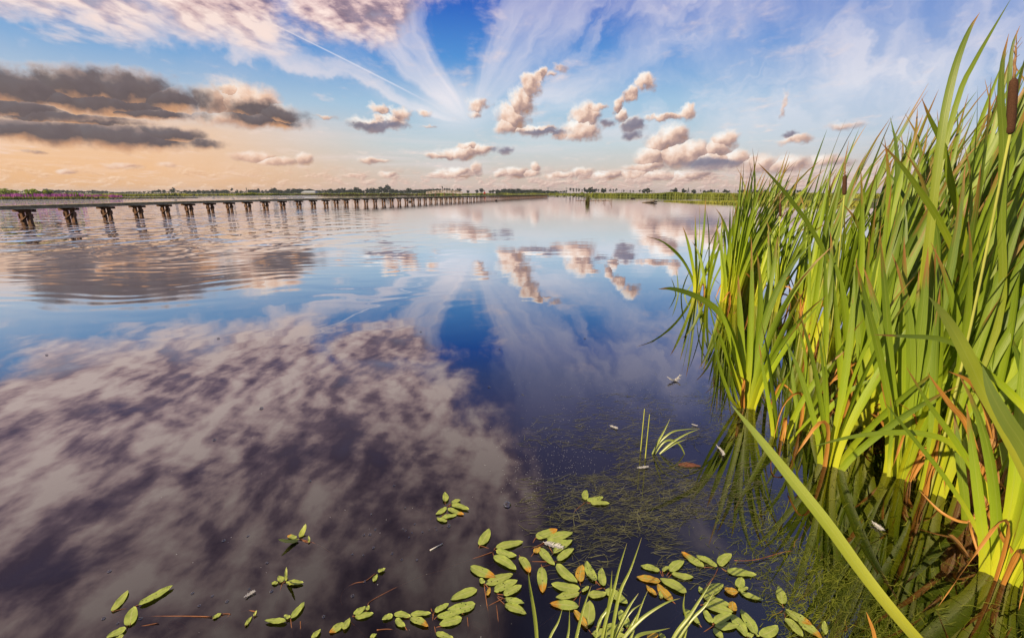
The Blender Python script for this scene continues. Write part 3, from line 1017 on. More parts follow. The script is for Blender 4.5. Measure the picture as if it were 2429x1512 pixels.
bw_root = empty('boardwalk', (-21.3, 20.4, 0), 'long weathered timber boardwalk on brown trestles crossing the lake', 'boardwalk')
B0 = Vector((-21.3, 20.4, 0))
DW = 0.86
ZT, TH = 0.79, 0.115
mb = MB()
L = acc[-1]
s = 0.0
while s < L:
    p, d = on_path(s)
    p = p - B0
    rz = atan2(d.y, d.x)
    mb.box((p.x, p.y, ZT - 0.02 + rnd.uniform(-.004, .004)), (0.152, DW + rnd.uniform(-.02, .03), 0.045), rz)
    s += 0.158
N = 150
prev = None
for i in range(N + 1):
    p, d = on_path(L * i / N)
    p = p - B0
    n = Vector((-d.y, d.x, 0))
    cur = (p, n)
    if prev:
        for side in (-1, 1):
            a, b = prev[0] + prev[1] * side * (DW / 2 - 0.06), cur[0] + cur[1] * side * (DW / 2 - 0.06)
            mb.bar((a.x, a.y, ZT - 0.045 - TH / 2), (b.x, b.y, ZT - 0.045 - TH / 2), 0.07, TH - 0.01)
    prev = cur
mb.build('deck', M_DECK, bw_root, False)


def trestle_parts(seed):
    r = random.Random(seed)
    cap = MB()
    cap.box((0.085, 0, 0.565), (0.07, 0.80, 0.115))
    cap.box((-0.085, 0, 0.565), (0.07, 0.80, 0.115))
    out = [cap]
    for s_ in (-1, 1):
        po = MB()
        a, b = 0.135, 0.14
        tilt = r.uniform(-.012, .012)
        vs = []
        for (z, k) in ((-0.62, 1.04), (0.2, 1.0), (0.62, 0.97)):
            for (x, y) in ((-1, -1), (1, -1), (1, 1), (-1, 1)):
                vs.append((x * a / 2 * k * 0.96, s_ * 0.145 + y * b / 2 * k + tilt * z, z))
        fs = [(3, 2, 1, 0), (8, 9, 10, 11)]
        for l in (0, 4):
            for q in range(4):
                fs.append((l + q, l + (q + 1) % 4, l + 4 + (q + 1) % 4, l + 4 + q))
        po.add(vs, fs)
        out.append(po)
    br = MB()
    br.bar((-0.09, -0.23, 0.40), (-0.09, 0.18, 0.10), 0.035, 0.11, up=Vector((1, 0, 0)))
    out.append(br)
    for s_ in (-1, 1):
        co = MB()
        co.box((0, 0.232 * s_, 0.33), (0.17, 0.03, 0.20))
        out.append(co)
    return out


proto = []
for k in range(4):
    P_ = trestle_parts(k + 5)
    objs = [P_[0].build('trestle', M_POST, None, False), P_[1].build('post', M_POST, None, False), P_[2].build('post', M_POST, None, False),
            P_[3].build('brace', M_POST, None, False), P_[4].build('side_plank', M_POST, None, False), P_[5].build('side_plank', M_POST, None, False)]
    proto.append([o.data for o in objs])
    for o in objs:
        bpy.data.objects.remove(o)
s = acc[s0] - 2 * 2.1
k = 0
while s < L + 0.1:
    p, d = on_path(min(s, L - 0.05))
    ms = proto[k % 4]
    t = bpy.data.objects.new('trestle', ms[0])
    COL.objects.link(t)
    t.parent = bw_root
    t.location = p - B0
    t.rotation_euler = (0, 0, atan2(d.y, d.x))
    for nm, me in zip(('post', 'post', 'brace', 'side_plank', 'side_plank'), ms[1:]):
        c = bpy.data.objects.new(nm, me)
        COL.objects.link(c)
        c.parent = t
    s += 2.1
    k += 1

# low boardwalk along the far shore
a, b = ground(430, 463.6), ground(1015, 462.6)
fb_root = empty('low_boardwalk', a, 'far low dark boardwalk running along the opposite shore', 'boardwalk')
d = b - a
mb = MB()
mb.bar((0, 0, 0.50), (d.x, d.y, 0.50), 1.2, 0.28)
mb.build('deck', M_POST, fb_root, False)
pm = None
for i in range(60):
    q = d * (i + 0.5) / 60
    if pm is None:
        mb = MB()
        mb.box((0, 0, 0.0), (0.55, 0.5, 0.9))
        o = mb.build('post', M_POST, fb_root, False)
        pm = o.data
    else:
        o = bpy.data.objects.new('post', pm)
        COL.objects.link(o)
        o.parent = fb_root
    o.location = (q.x, q.y, 0)

# footbridge
M_PALE = diffuse_mat('pale_bridge_timber', (0.34, 0.29, 0.25), (0.50, 0.43, 0.37), 1.0)
Yb = 250.0
a, b = at_y(1012, 459, Yb), at_y(1096, 459, Yb)
span = b.x - a.x
fbz = at_y(1050, 457.6, Yb).z
fb_root = empty('footbridge', ((a.x + b.x) / 2, Yb, 0.1), 'pale timber footbridge with post and rail sides on the far shore', 'footbridge')
mb = MB()
arch = [(-span / 2 + span * i / 12, 0, fbz - 0.1 + 0.7 * sin(pi * i / 12) - 0.5) for i in range(13)]
for p, q in zip(arch, arch[1:]):
    mb.bar(p, q, 1.6, 0.25)
mb.build('deck', M_PALE, fb_root, False)
for side in (-0.8, 0.8):
    mb = MB()
    for hgt in (0.62, 1.15):
        for p, q in zip(arch, arch[1:]):
            mb.bar((p[0], side, p[2] + hgt), (q[0], side, q[2] + hgt), 0.12, 0.2)
    mb.build('railing', M_PALE, fb_root, False)
    for i in range(0, 13):
        mb = MB()
        p = arch[i]
        mb.box((p[0], side, p[2] + 0.55), (0.22, 0.13, 1.3))
        mb.build('railing_post', M_PALE, fb_root, False)
for i in (3, 6, 9):
    mb = MB()
    p = arch[i]
    mb.box((p[0], 0, p[2] / 2 - 0.5), (0.5, 1.2, p[2] + 0.7))
    mb.build('pier', M_POST, fb_root, False)

# red marker
p = at_y(Z5(2278), ZY(152), 260)
q = empty('red_marker', (p.x, 260, 0.3), 'small red flag marker on the far shore', 'marker')
mb = MB()
mb.tube([(0, 0, 0), (0, 0, p.z)], 0.1, 0.08, 6)
mb.build('pole', M_POST, q, False)
mb = MB()
hz_ = p.z - 0.3
mb.add([(-0.7, 0.05, hz_ - 1.7), (0.6, 0.05, hz_ - 1.5), (0.1, 0.0, hz_), (-0.7, -0.05, hz_ - 1.7), (0.6, -0.05, hz_ - 1.5)], [(0, 1, 2), (3, 2, 4), (0, 3, 4, 1)])
mb.build('cloth', diffuse_mat('red_cloth', (0.35, 0.03, 0.03), (0.5, 0.05, 0.05), 2.0), q, False)

# ------------------------------------------------------------------ middle water: tuft, sticks, spit, birds
M_TUFT = green_mat('tuft_reed', (0.06, 0.08, 0.02), (0.20, 0.19, 0.04), 2.0, 0.35)
M_DRY = green_mat('tuft_dead_reed', (0.06, 0.04, 0.015), (0.20, 0.13, 0.05), 2.0, 0.25)
g = ground(1393, 481)
tf = empty('reed_tuft', g, 'lone tuft of reeds standing in open water beyond the boardwalk', 'reed tuft')
mb, md = MB(), MB()
for i in range(110):
    x, y = rnd.gauss(0, .12), rnd.gauss(0, .12)
    hh = rnd.uniform(0.55, 1.6)
    blade(mb, (x, y, -0.1), hh, 0.035, (rnd.uniform(-.08, .34) * hh, rnd.uniform(-.15, .15)))
for i in range(90):
    blade(md, (rnd.gauss(0, .13), rnd.gauss(0, .12), -0.1), rnd.uniform(.2, .55), 0.05, (rnd.uniform(-.1, .1), rnd.uniform(-.1, .1)))
mb.build('leaves', M_TUFT, tf, False)
md.build('dead_base', M_DRY, tf, False)
for z, y0, y1, lb in ((780, 252, 232, 'thin upright stick left of the lone reed tuft'), (930, 252, 240, 'shortest stick right of the lone reed tuft'), (960, 252, 240, 'short stick in the water between two others'),
                      (1005, 256, 236, 'straight stick of the pair right of the reed tuft'), (1018, 264, 232, 'tallest stick of the pair right of the reed tuft'), (1070, 258, 238, 'leaning stick with a fork in open water'), (1082, 268, 230, 'outermost stick in the line of floating twigs')):
    g = ground(Z6(z), ZY(y0) + 1.2)
    t = at_y(Z6(z), ZY(y1), g.y)
    mb = MB()
    lx = rnd.uniform(-.12, .12)
    mb.tube([(0, 0, -0.3), (lx * .4, 0, t.z * .5), (lx, 0, t.z)], 0.035, 0.018, 5)
    mb.tube([(lx * .4, 0, t.z * .5), (lx * .4 + .1, 0, t.z * .75)], 0.02, 0.012, 4)
    o = mb.build('stick', M_POST, None, False)
    o.location = g
    tag(o, lb, 'stick', 'sticks standing in open water')
g0, g1 = ground(Z6(735), ZY(246) + .6), ground(Z6(1062), ZY(248) + .6)
mb = MB()
pts = [g0.lerp(g1, i / 14) + Vector((0, rnd.uniform(-.5, .5), 0.0)) for i in range(15)]
mb.tube([tuple(p) for p in pts], 0.05, 0.04, 5)
tag(mb.build('floating_branch', M_POST, None, False), 'long thin branch floating by the lone reed tuft', 'branch')
# driftwood
g = ground(Z6(1455), ZY(265) + .8)
mb = MB()
mb.tube([(-1.1, 0, 0.02), (-.3, 0, .08), (.5, 0, .16), (1.0, 0, .10)], .05, .05, 7, radii=[.03, .10, .17, .05])
mb.tube([(.1, 0, .1), (.6, 0, .34), (1.0, 0, .62)], .1, .03, 6)
mb.tube([(.5, 0, .1), (.8, 0, .2), (1.05, 0, .1)], .1, .04, 6)
o = mb.build('driftwood', diffuse_mat('grey_driftwood', (.07, .055, .045), (.2, .16, .12), 5), None)
o.location = g
tag(o, 'dark chunk of driftwood with one raised end on open water', 'driftwood')
# spit
vs, fs = [], []
SP = [(1556, 477.2, .4), (1600, 478.6, 1.2), (1640, 480.3, 2.5), (1700, 482.5, 6), (1760, 484.5, 10), (1830, 486.5, 14), (1920, 489, 18), (2100, 494, 25)]
for i, (px, py, th) in enumerate(SP):
    g = ground(px, py)
    k = (g.y + th) / g.y
    vs += [(g.x, g.y, -.5), (g.x, g.y, .025), (g.x * k, g.y * k, .06), (g.x * k, g.y * k, -.5)]
    if i:
        a, b = (i - 1) * 4, i * 4
        for j in range(3):
            fs.append((a + j, b + j, b + j + 1, a + j + 1))
tag(me_obj('spit', vs, fs, diffuse_mat('spit_mud', (.05, .045, .02), (.10, .10, .03), 1.5), smooth=False), kind='structure')
mb = MB()
for i in range(9000):
    px = 1575 + 480 * rnd.random() ** 1.2
    for (a, b) in zip(SP, SP[1:]):
        if a[0] <= px <= b[0]:
            t = (px - a[0]) / (b[0] - a[0])
            g = ground(px, a[1] + (b[1] - a[1]) * t)
            th = a[2] + (b[2] - a[2]) * t
    k = (g.y + th * rnd.random()) / g.y
    blade(mb, (g.x * k, g.y * k, .02), rnd.uniform(.10, .42) * min(1, .25 + (px - 1560) / 260), .10, (rnd.uniform(-.05, .12), 0))
tag(mb.build('spit_grass', M_SEDGE, smooth=False), kind='stuff')
# two leaning twigs on the spit
# birds
M_DUCK = diffuse_mat('dark_duck', (.02, .017, .015), (.06, .05, .04), 8)


def duck_mesh():
    bm = bmesh.new()
    rings = [(-.26, .012, .10), (-.20, .045, .09), (-.08, .085, .07), (.05, .095, .065), (.14, .07, .075), (.18, .045, .12), (.195, .035, .18), (.215, .042, .225), (.245, .036, .235), (.275, .018, .225), (.32, .012, .218)]
    prev = None
    for (x, r_, z) in rings:
        ring = [bm.verts.new((x, r_ * cos(2 * pi * k / 8), z + r_ * .8 * sin(2 * pi * k / 8))) for k in range(8)]
        if prev:
            for k in range(8):
                bm.faces.new((prev[k], prev[(k + 1) % 8], ring[(k + 1) % 8], ring[k]))
        else:
            bm.faces.new(ring[::-1])
        prev = ring
    bm.faces.new(prev)
    me = bpy.data.meshes.new('duck')
    bm.to_mesh(me)
    bm.free()
    me.materials.append(M_DUCK)
    me.polygons.foreach_set('use_smooth', [True] * len(me.polygons))
    return me


DUCK = duck_mesh()


def duck(px, py, lb, group, s=1.0, rz=None):
    o = bpy.data.objects.new('duck', DUCK)
    COL.objects.link(o)
    o.location = ground(px, py) + Vector((0, 0, -.02))
    o.scale = (s, s, s)
    o.rotation_euler = (0, 0, rnd.uniform(-.6, .6) + (pi if rnd.random() < .5 else 0) if rz is None else rz)
    tag(o, lb, 'duck', group)


duck(Z5(1558), ZY(261), 'dark duck swimming in front of the trestles halfway along the boardwalk', None, 1.5, .3)
duck(Z5(2390), ZY(250), 'dark duck swimming near the far end of the boardwalk', None, 1.5, 1.2)
for z, y in ((558, 208), (624, 206), (718, 206), (780, 206), (797, 208)):
    duck(Z6(z), ZY(y), 'tiny dark duck on the far water between the boardwalk end and the reeds', 'ducks past the end of the boardwalk', 2.2)
duck(Z6(1282), ZY(231), 'left one of two dark ducks close together before the reeds', 'pair of ducks before the reeds', 1.7)
duck(Z6(1300), ZY(231), 'right one of two dark ducks close together before the reeds', 'pair of ducks before the reeds', 1.7)
for z in (1070, 1095, 1140, 1160, 1185, 1225, 1255, 1290, 1330, 1350, 1375, 1395, 1425, 1470, 1500, 1550, 1605, 1680, 1730, 1780):
    duck(Z4(z), ZY(231 - (z - 1070) * .012), 'dark duck resting in the long row off the purple bank', 'row of ducks off the purple bank', 1.6)
duck(Z4(938), ZY(236), 'dark duck swimming apart, nearest to the purple bank', None, 1.8)
# ------------------------------------------------------------------ cattails
rc = random.Random(2024)


def cattail_leaf_mat(name, base, mid, tip, dead=0.30):
    m, T = mat(name)
    uv = uv_node(T)
    u, v, _ = T.sep(uv)
    lid = T.m('FLOOR', T.m('MULTIPLY', T.m('ADD', u, 0.5), 0.5))
    wn_ = T.node('ShaderNodeTexWhiteNoise')
    wn_.noise_dimensions = '2D'
    T._set(wn_.inputs['Vector'], T.comb(lid, T.m('MULTIPLY', obj_rand(T), 37.0), 0.0))
    r1 = wn_.outputs['Value']
    r2, r3, _ = T.sep(wn_.outputs['Color'])
    c = T.ramp(T.m('ADD', v, T.m('MULTIPLY', T.m('SUBTRACT', r1, 0.5), 0.25)), [(0.0, base), (0.22, base), (0.5, mid), (1.0, tip)])
    stripes = T.noise(T.comb(T.m('MULTIPLY', u, 17.0), T.m('MULTIPLY', v, 2.2), T.m('MULTIPLY', lid, 3.7)), 1.0, 4.0, 0.65)
    c = T.mix(T.mr(stripes, 0.35, 0.7, 0.0, 0.55), c, T.mix(0.5, c, (0.46, 0.48, 0.05)))
    c = T.mix(T.m('MULTIPLY', r2, 0.55), c, T.mix(0.6, c, (0.04, 0.095, 0.018)))
    mid_ = T.m('ABSOLUTE', T.m('SUBTRACT', T.m('FRACT', T.m('MULTIPLY', T.m('ADD', u, 0.0), 1.0)), 0.5))
    c = T.mix(T.mr(mid_, 0.06, 0.0, 0.0, 0.25), c, (0.36, 0.42, 0.12))
    # withered tips and rusty flecks
    dn = T.noise(T.comb(T.m('MULTIPLY', u, 2.2), T.m('MULTIPLY', v, 9.0), T.m('MULTIPLY', lid, 5.1)), 1.0, 4.0, 0.6)
    dz_ = T.mr(T.m('ADD', v, T.m('MULTIPLY', T.m('SUBTRACT', dn, 0.5), 0.35)), 0.86, 0.97)
    dz_ = T.m('MULTIPLY', dz_, T.m('LESS_THAN', r3, dead * 2.2))
    fl = T.m('MULTIPLY', T.mr(dn, 0.66, 0.71), T.m('LESS_THAN', r1, 0.45))
    c = T.mix(T.m('MAXIMUM', dz_, T.m('MULTIPLY', fl, 0.8)), c, (0.30, 0.15, 0.045))
    bp = T.node('ShaderNodeBump')
    bp.inputs['Strength'].default_value = 0.35
    bp.inputs['Distance'].default_value = 0.002
    T._set(bp.inputs['Height'], stripes)
    return leaf_shader(m, T, c, 0.40, 0.03, 0.45, (1.0, 1.0, 0.40), bp.outputs[0])


def dry_mat(name, a, b):
    m, T = mat(name)
    u, v, _ = T.sep(uv_node(T))
    n = T.noise(T.comb(T.m('MULTIPLY', u, 9.0), T.m('MULTIPLY', v, 3.0), T.m('MULTIPLY', obj_rand(T), 20.0)), 1.0, 5.0, 0.65)
    c = T.ramp(n, [(0.25, tuple(x * 0.35 for x in a)), (0.42, a), (0.7, b)])
    return leaf_shader(m, T, c, 0.3, 0.03, 0.5, (1.0, 0.8, 0.5))


M_CAT = cattail_leaf_mat('cattail_leaf', (0.56, 0.60, 0.022), (0.28, 0.41, 0.012), (0.074, 0.150, 0.018))  # pale sheath base; tips darkened further, shade of the upper blades in the colour
M_CATD = cattail_leaf_mat('cattail_leaf_shaded', (0.36, 0.40, 0.018), (0.17, 0.26, 0.012), (0.058, 0.115, 0.016))  # same leaf in deeper greens: shade on backlit upper blades put into its colour
M_CATN = cattail_leaf_mat('cattail_leaf_blue', (0.42, 0.44, 0.03), (0.29, 0.36, 0.03), (0.22, 0.32, 0.09), 0.05)
M_DRYL = dry_mat('dry_cattail_leaf', (0.42, 0.18, 0.03), (0.62, 0.34, 0.09))
M_SHEATH = dry_mat('dead_sheath', (0.36, 0.17, 0.05), (0.58, 0.36, 0.15))
M_SPIKE = diffuse_mat('cattail_spike_brown', (0.030, 0.013, 0.007), (0.085, 0.040, 0.022), 420.0, det=2.0)
M_STEM = diffuse_mat('cattail_stem', (0.24, 0.27, 0.05), (0.34, 0.36, 0.08), 12.0)
M_MALE = diffuse_mat('withered_spike', (0.16, 0.09, 0.05), (0.30, 0.18, 0.10), 80.0)

TO_CAM = lambda p: (Vector((0, 0, H)) - Vector(p)).normalized()


def leaf_curve(base, off, fan, ang, length, lean, droop, seed, n=13, z0=-0.28, sheath=0.22):
    """centre line of a blade: up inside the sheath, then out at an angle, bowing over with the wind"""
    r = random.Random(seed)
    pts = []
    p = Vector((base[0] + fan.x * off, base[1] + fan.y * off, z0))
    pts.append(p.copy())
    step = (length - z0) / n
    wob = r.uniform(-.05, .05)
    perp = Vector((-fan.y, fan.x, 0))
    for i in range(1, n + 1):
        t = i / n
        s = max(0.0, (t - sheath) / (1 - sheath))
        a = ang * min(1.0, s * 2.2 + 0.12) + droop * s ** 2.6
        d = Vector((0, 0, 1)) * cos(a) + fan * sin(a) + perp * (wob * s)
        d += lean * (0.25 + 1.1 * s * s) * (0 if t < 0.05 else 1)
        d.normalize()
        p = p + d * step
        pts.append(p.copy())
    return pts


def leaf_width(t, w):
    if t < 0.12:
        k = 1.18
    elif t < 0.3:
        k = 1.18 - (t - 0.12) / 0.18 * 0.24
    elif t < 0.62:
        k = 0.94
    else:
        s = (t - 0.62) / 0.38
        k = 0.94 * (1 - s ** 2.1) + 0.015
    return max(0.001, w * k)


def add_leaf(mb, pts, w, nrm0, twist, fold=0.14, u0=0.0, mi=0):
    n = len(pts) - 1
    ws, ns = [], []
    for i in range(n + 1):
        t = i / n
        ws.append(leaf_width(t, w))
        tg = (pts[min(i + 1, n)] - pts[max(i - 1, 0)]).normalized()
        q = Matrix.Rotation(twist * t, 3, tg)
        ns.append((q @ nrm0))
    mb.ribbon(pts, ws, ns, fold, mi, u0)


def cattail(px=None, py=None, xy=None, height=1.2, n=8, lean=(0.12, 0.0), spread=0.35, w=0.034, seed=0, label=None, group=None,
            facing=0.6, single=False, dry=2, fan_yaw=None, front=False, ptop=None):
    r = random.Random(seed * 7919 + 13)
    b = ground(px, py) if xy is None else Vector((xy[0], xy[1], 0))
    root = empty('cattail', b, label, 'cattail', group)
    tc_ = Vector((-b.x, -b.y, 0)).normalized()
    across = Vector((-tc_.y, tc_.x, 0))
    yaw = (r.gauss(0, 0.5) if front else r.uniform(0, pi)) if fan_yaw is None else fan_yaw
    fan = Matrix.Rotation(yaw, 3, 'Z') @ across
    L = Vector((lean[0], lean[1], 0))
    mbs = MB()
    order = list(range(n))
    for i in order:
        f = (i / max(1, n - 1)) * 2 - 1
        f += r.uniform(-.12, .12)
        side = 1 if f >= 0 else -1
        ang = abs(f) ** 1.2 * spread * r.uniform(0.75, 1.25)
        ln = height * (1.04 - 0.34 * abs(f) ** 1.5) * r.uniform(0.84, 1.06)
        yv = r.uniform(-.5, .5)
        fd = (Matrix.Rotation(yv, 3, 'Z') @ fan) * side
        drp = r.choice((0.05, 0.1, 0.2, 0.35, 0.7)) * r.uniform(.6, 1.2)
        pts = leaf_curve((0, 0), abs(f) * 0.022, fd, ang, ln, L * r.uniform(.6, 1.35), drp, r.random(), sheath=r.uniform(0.16, 0.30))
        if facing > r.random():
            nr = (tc_ + across * r.uniform(-.8, .8)).normalized()
        else:
            nr = Matrix.Rotation(r.uniform(0, 6.28), 3, 'Z') @ Vector((1, 0, 0))
        ww = w * r.uniform(0.78, 1.15)
        tw = r.uniform(-1.1, 1.1)
        if single:
            m1 = MB()
            add_leaf(m1, pts, ww, nr, tw, r.uniform(.08, .22), 2.0 * i)
            m1.build('leaf', M_CAT, root)
        else:
            add_leaf(mbs, pts, ww, nr, tw, r.uniform(.08, .22), 2.0 * i)
    if not single:
        mbs.build('leaves', M_CATD if (xy is not None and r.random() < .28) else M_CAT, root)
    for k in range(dry):
        m1 = MB()
        a = r.uniform(0, 6.28)
        fd = Vector((cos(a), sin(a), 0))
        if fd.y > 0.3:
            fd.y *= -0.5
            fd.normalize()
        ln = r.uniform(0.18, 0.5)
        kind = r.random()
        pts = [Vector((0, 0, -.12)) + fd * .02, Vector((0, 0, ln * .45)) + fd * .05, Vector((0, 0, ln * .62)) + fd * ln * .30,
               Vector((0, 0, ln * r.uniform(.15, .5))) + fd * ln * .55, Vector((0, 0, max(.004, ln * r.uniform(-.1, .25)))) + fd * ln * r.uniform(.6, .8)]
        if kind < .5:          # broken straight stub
            pts = [Vector((0, 0, -.12)) + fd * .015, Vector((0, 0, ln * .4)) + fd * .05, Vector((0, 0, ln * .75)) + fd * ln * .22, Vector((0, 0, ln * .9)) + fd * ln * .42]
        pts = spline(pts, 12)
        kw = r.uniform(.35, .7)
        ws = [w * kw * (1 - (i / 12) ** 2.2) + .001 for i in range(13)]
        ns = []
        for i in range(13):
            tg = (pts[min(i + 1, 12)] - pts[max(i - 1, 0)]).normalized()
            ns.append(Matrix.Rotation(r.uniform(-.2, .2) + i * r.choice((-.08, .08)), 3, tg) @ Vector((-.3, -.9, .4)))
        m1.ribbon(pts, ws, ns, r.uniform(.2, .5), 0, 0)
        m1.build('dry_leaf', M_DRYL, root)
    return root


def px_blade(root, path, w, material, name='leaf', tw=0.0, fold=0.14, n=22, taper_base=True, roll=0.0):
    """a blade traced through sighted points (x, y, forward distance)"""
    P_ = [at_y(*p) - root.location for p in path]
    if name == 'leaf' and .15 < P_[-1].length < 2.4:
        P_.append(P_[-1] * .45 + Vector((0, 0, -.02)))
        P_.append(Vector((0, 0, -.15)))
    pts = spline(P_, n)
    pts.reverse()                       # stored base first
    mb = MB()
    ws, ns = [], []
    for i in range(n + 1):
        t = i / n
        q = pts[i] + root.location
        ws.append(leaf_width(0.25 + 0.75 * t, w) * (q.y * CS + (H - q.z) * SN) / (q - Vector((0, 0, H))).length)
        tg = (pts[min(i + 1, n)] - pts[max(i - 1, 0)]).normalized()
        ns.append(Matrix.Rotation(roll + tw * (t - .5), 3, tg) @ TO_CAM(pts[i] + root.location))
    mb.ribbon(pts, ws, ns, fold, 0, 2.0 * (len(root.children) % 17))
    return mb.build(name, material, root)


# --- plants that can be told apart ------------------------------------------
P1 = cattail(1651, 694, height=1.25, n=7, lean=(.12, 0), spread=.26, w=.040, seed=1, front=True, single=True, dry=1,
             label='leftmost cattail of the far water edge, one long leaf drooping over open water')
px_blade(P1, [(1531, 560, 6.0), (1572, 573, 6.05), (1612, 606, 6.1), (1640, 655, 6.15), (1651, 702, 6.16)], .036, M_CAT)
px_blade(P1, [(1562, 566, 6.0), (1592, 590, 6.05), (1622, 622, 6.1), (1642, 662, 6.15), (1652, 702, 6.16)], .030, M_CAT)
P2 = cattail(1612, 700, height=.36, n=4, lean=(.05, 0), spread=.3, w=.02, seed=2, front=True, single=True, dry=0,
             label='tiny cattail shoot standing alone at the outer tip of the reeds')
P2b = cattail(1676, 700, height=1.15, n=5, lean=(.16, 0), spread=.28, w=.036, seed=22, front=True, single=True, dry=1,
              label='thin cattail beside the leftmost far plant, tips curving over to the right')
for i, (x, y, hh) in enumerate(((1713, 716, 1.55), (1724, 720, 1.70), (1736, 722, 1.62), (1746, 716, 1.72), (1729, 708, 1.75), (1758, 712, 1.74), (1745, 704, 1.8))):
    cattail(x, y, height=hh, n=8, lean=(.20, 0), spread=.20, w=.036, seed=30 + i, front=True, dry=1,
            label='tall slender cattail in the far clump at the outer corner of the stand', group='cattails of the far corner clump')
P3 = cattail(1772, 966, height=1.10, n=12, lean=(.05, 0), spread=.34, w=.036, seed=4, front=True, single=True, dry=1, fan_yaw=.1,
             label='bright yellow-green cattail standing free in front, its base ringed by open water')
px_blade(P3, [(1561, 685, 2.60), (1598, 685, 2.62), (1655, 704, 2.65), (1708, 742, 2.66), (1742, 810, 2.66), (1762, 900, 2.65), (1770, 968, 2.62)], .042, M_CAT)
px_blade(P3, [(1700, 775, 2.55), (1712, 810, 2.57), (1735, 870, 2.6), (1757, 930, 2.61), (1766, 968, 2.61)], .030, M_CAT)
px_blade(P3, [(1845, 560, 2.7), (1832, 650, 2.68), (1806, 760, 2.65), (1785, 870, 2.63), (1775, 966, 2.62)], .040, M_CAT)
px_blade(P3, [(1688, 773, 2.5), (1704, 860, 2.53), (1732, 940, 2.56), (1752, 968, 2.6)], .022, M_CAT, tw=.5)
px_blade(P3, [(1733, 880, 2.5), (1742, 925, 2.55), (1755, 968, 2.6)], .018, M_CAT, tw=.5)
P4 = cattail(1814, 964, height=.52, n=3, lean=(.06, 0), spread=.15, w=.024, seed=5, front=True, single=True, dry=1,
             label='short cattail shoot with a dead brown sheath right of the free-standing plant')
P5 = cattail(1851, 1038, height=.74, n=5, lean=(.03, 0), spread=.36, w=.030, seed=6, front=True, single=True, dry=1, fan_yaw=0,
             label='slim cattail with five narrow leaves spread like a hand in the front water')
P6 = cattail(1905, 1022, height=.70, n=4, lean=(.10, 0), spread=.32, w=.027, seed=7, front=True, single=True, dry=1, fan_yaw=0,
             label='slim cattail between the hand-shaped plant and the front V-shaped one')
P7 = cattail(1966, 1104, height=.92, n=10, lean=(.04, 0), spread=.44, w=.034, seed=8, front=True, single=True, dry=1, fan_yaw=.05,
             label='bright cattail opening in a wide V, front one of the reed edge')
P8 = cattail(2000, 1000, height=1.35, n=9, lean=(.10, 0), spread=.26, w=.040, seed=9, front=True, single=True, dry=3,
             label='thick-based cattail behind the V-shaped plant, with dead orange leaves at its foot')
P9 = cattail(2046, 1012, height=1.42, n=9, lean=(.12, 0), spread=.26, w=.040, seed=10, front=True, single=True, dry=3,
             label='thick-based cattail with ribbed yellow sheaths next to the broad fan plant')
P10 = cattail(2132, 1132, height=1.34, n=13, lean=(.02, 0), spread=.30, w=.044, seed=11, front=True, single=True, dry=3, fan_yaw=0.0,
              label='broad fan-shaped cattail, largest of the front row, its base stained brown by the water')
px_blade(P10, [(2088, 560, 1.85), (2100, 700, 1.88), (2112, 860, 1.9), (2126, 1010, 1.9), (2132, 1130, 1.9)], .040, M_CAT)
px_blade(P10, [(2030, 620, 1.8), (2062, 740, 1.84), (2095, 880, 1.88), (2122, 1030, 1.9), (2130, 1130, 1.9)], .036, M_CAT)
px_blade(P10, [(2180, 640, 1.95), (2172, 780, 1.92), (2158, 900, 1.9), (2142, 1040, 1.9), (2134, 1130, 1.89)], .042, M_CAT)
px_blade(P10, [(2108, 1130, 1.84), (2110, 1080, 1.86), (2116, 1010, 1.86), (2112, 940, 1.86)][::-1], .02, M_CAT)
P11 = cattail(2372, 1372, height=.95, n=9, lean=(.06, 0), spread=.36, w=.034, seed=12, front=True, single=True, dry=2, fan_yaw=.1,
              label='near cattail low at the picture edge with pale sheaths rising from brown water')
px_blade(P11, [(1930, 1058, 1.42), (2010, 1037, 1.44), (2100, 1026, 1.45), (2190, 1028, 1.45), (2262, 1055, 1.44), (2330, 1140, 1.40), (2380, 1270, 1.34), (2385, 1372, 1.30)], .030, M_CAT)
px_blade(P11, [(2100, 955, 1.42), (2160, 1030, 1.42), (2240, 1130, 1.4), (2310, 1240, 1.36), (2362, 1372, 1.3)], .022, M_CAT)
px_blade(P11, [(2150, 870, 1.45), (2205, 960, 1.45), (2270, 1050, 1.43), (2330, 1150, 1.4), (2390, 1260, 1.35), (2430, 1380, 1.3)], .030, M_CAT)
P12 = cattail(2292, 1186, height=1.45, n=7, lean=(.16, 0), spread=.26, w=.040, seed=13, front=True, single=True, dry=4,
              label='cattail wrapped in a wide dead orange sheath beside the brown water')
for k in range(6):
    m1 = MB()
    a = -2.6 + k * .42
    o_ = Vector((cos(a) * .034, sin(a) * .034, 0))
    hh = .36 + .05 * (k % 3)
    pts = spline([Vector((o_.x * 1.15, o_.y * 1.15, -.12)), Vector((o_.x * 1.1, o_.y * 1.1, .12)), Vector((o_.x * .9, o_.y * .9, hh * .8)), Vector((o_.x * 1.3 + .01 * k, o_.y * 1.3, hh))], 8)
    m1.ribbon(pts, [.040, .040, .040, .038, .036, .034, .03, .02, .006], [Vector((o_.x, o_.y, .0)).normalized()] * 9, .3)
    m1.build('dead_sheath', M_SHEATH, P12)
P13 = cattail(2316, 1246, height=.62, n=3, lean=(.10, 0), spread=.3, w=.03, seed=14, front=True, single=True, dry=4,
              label='low ragged cattail gone mostly brown between the dead sheath and the near plant')
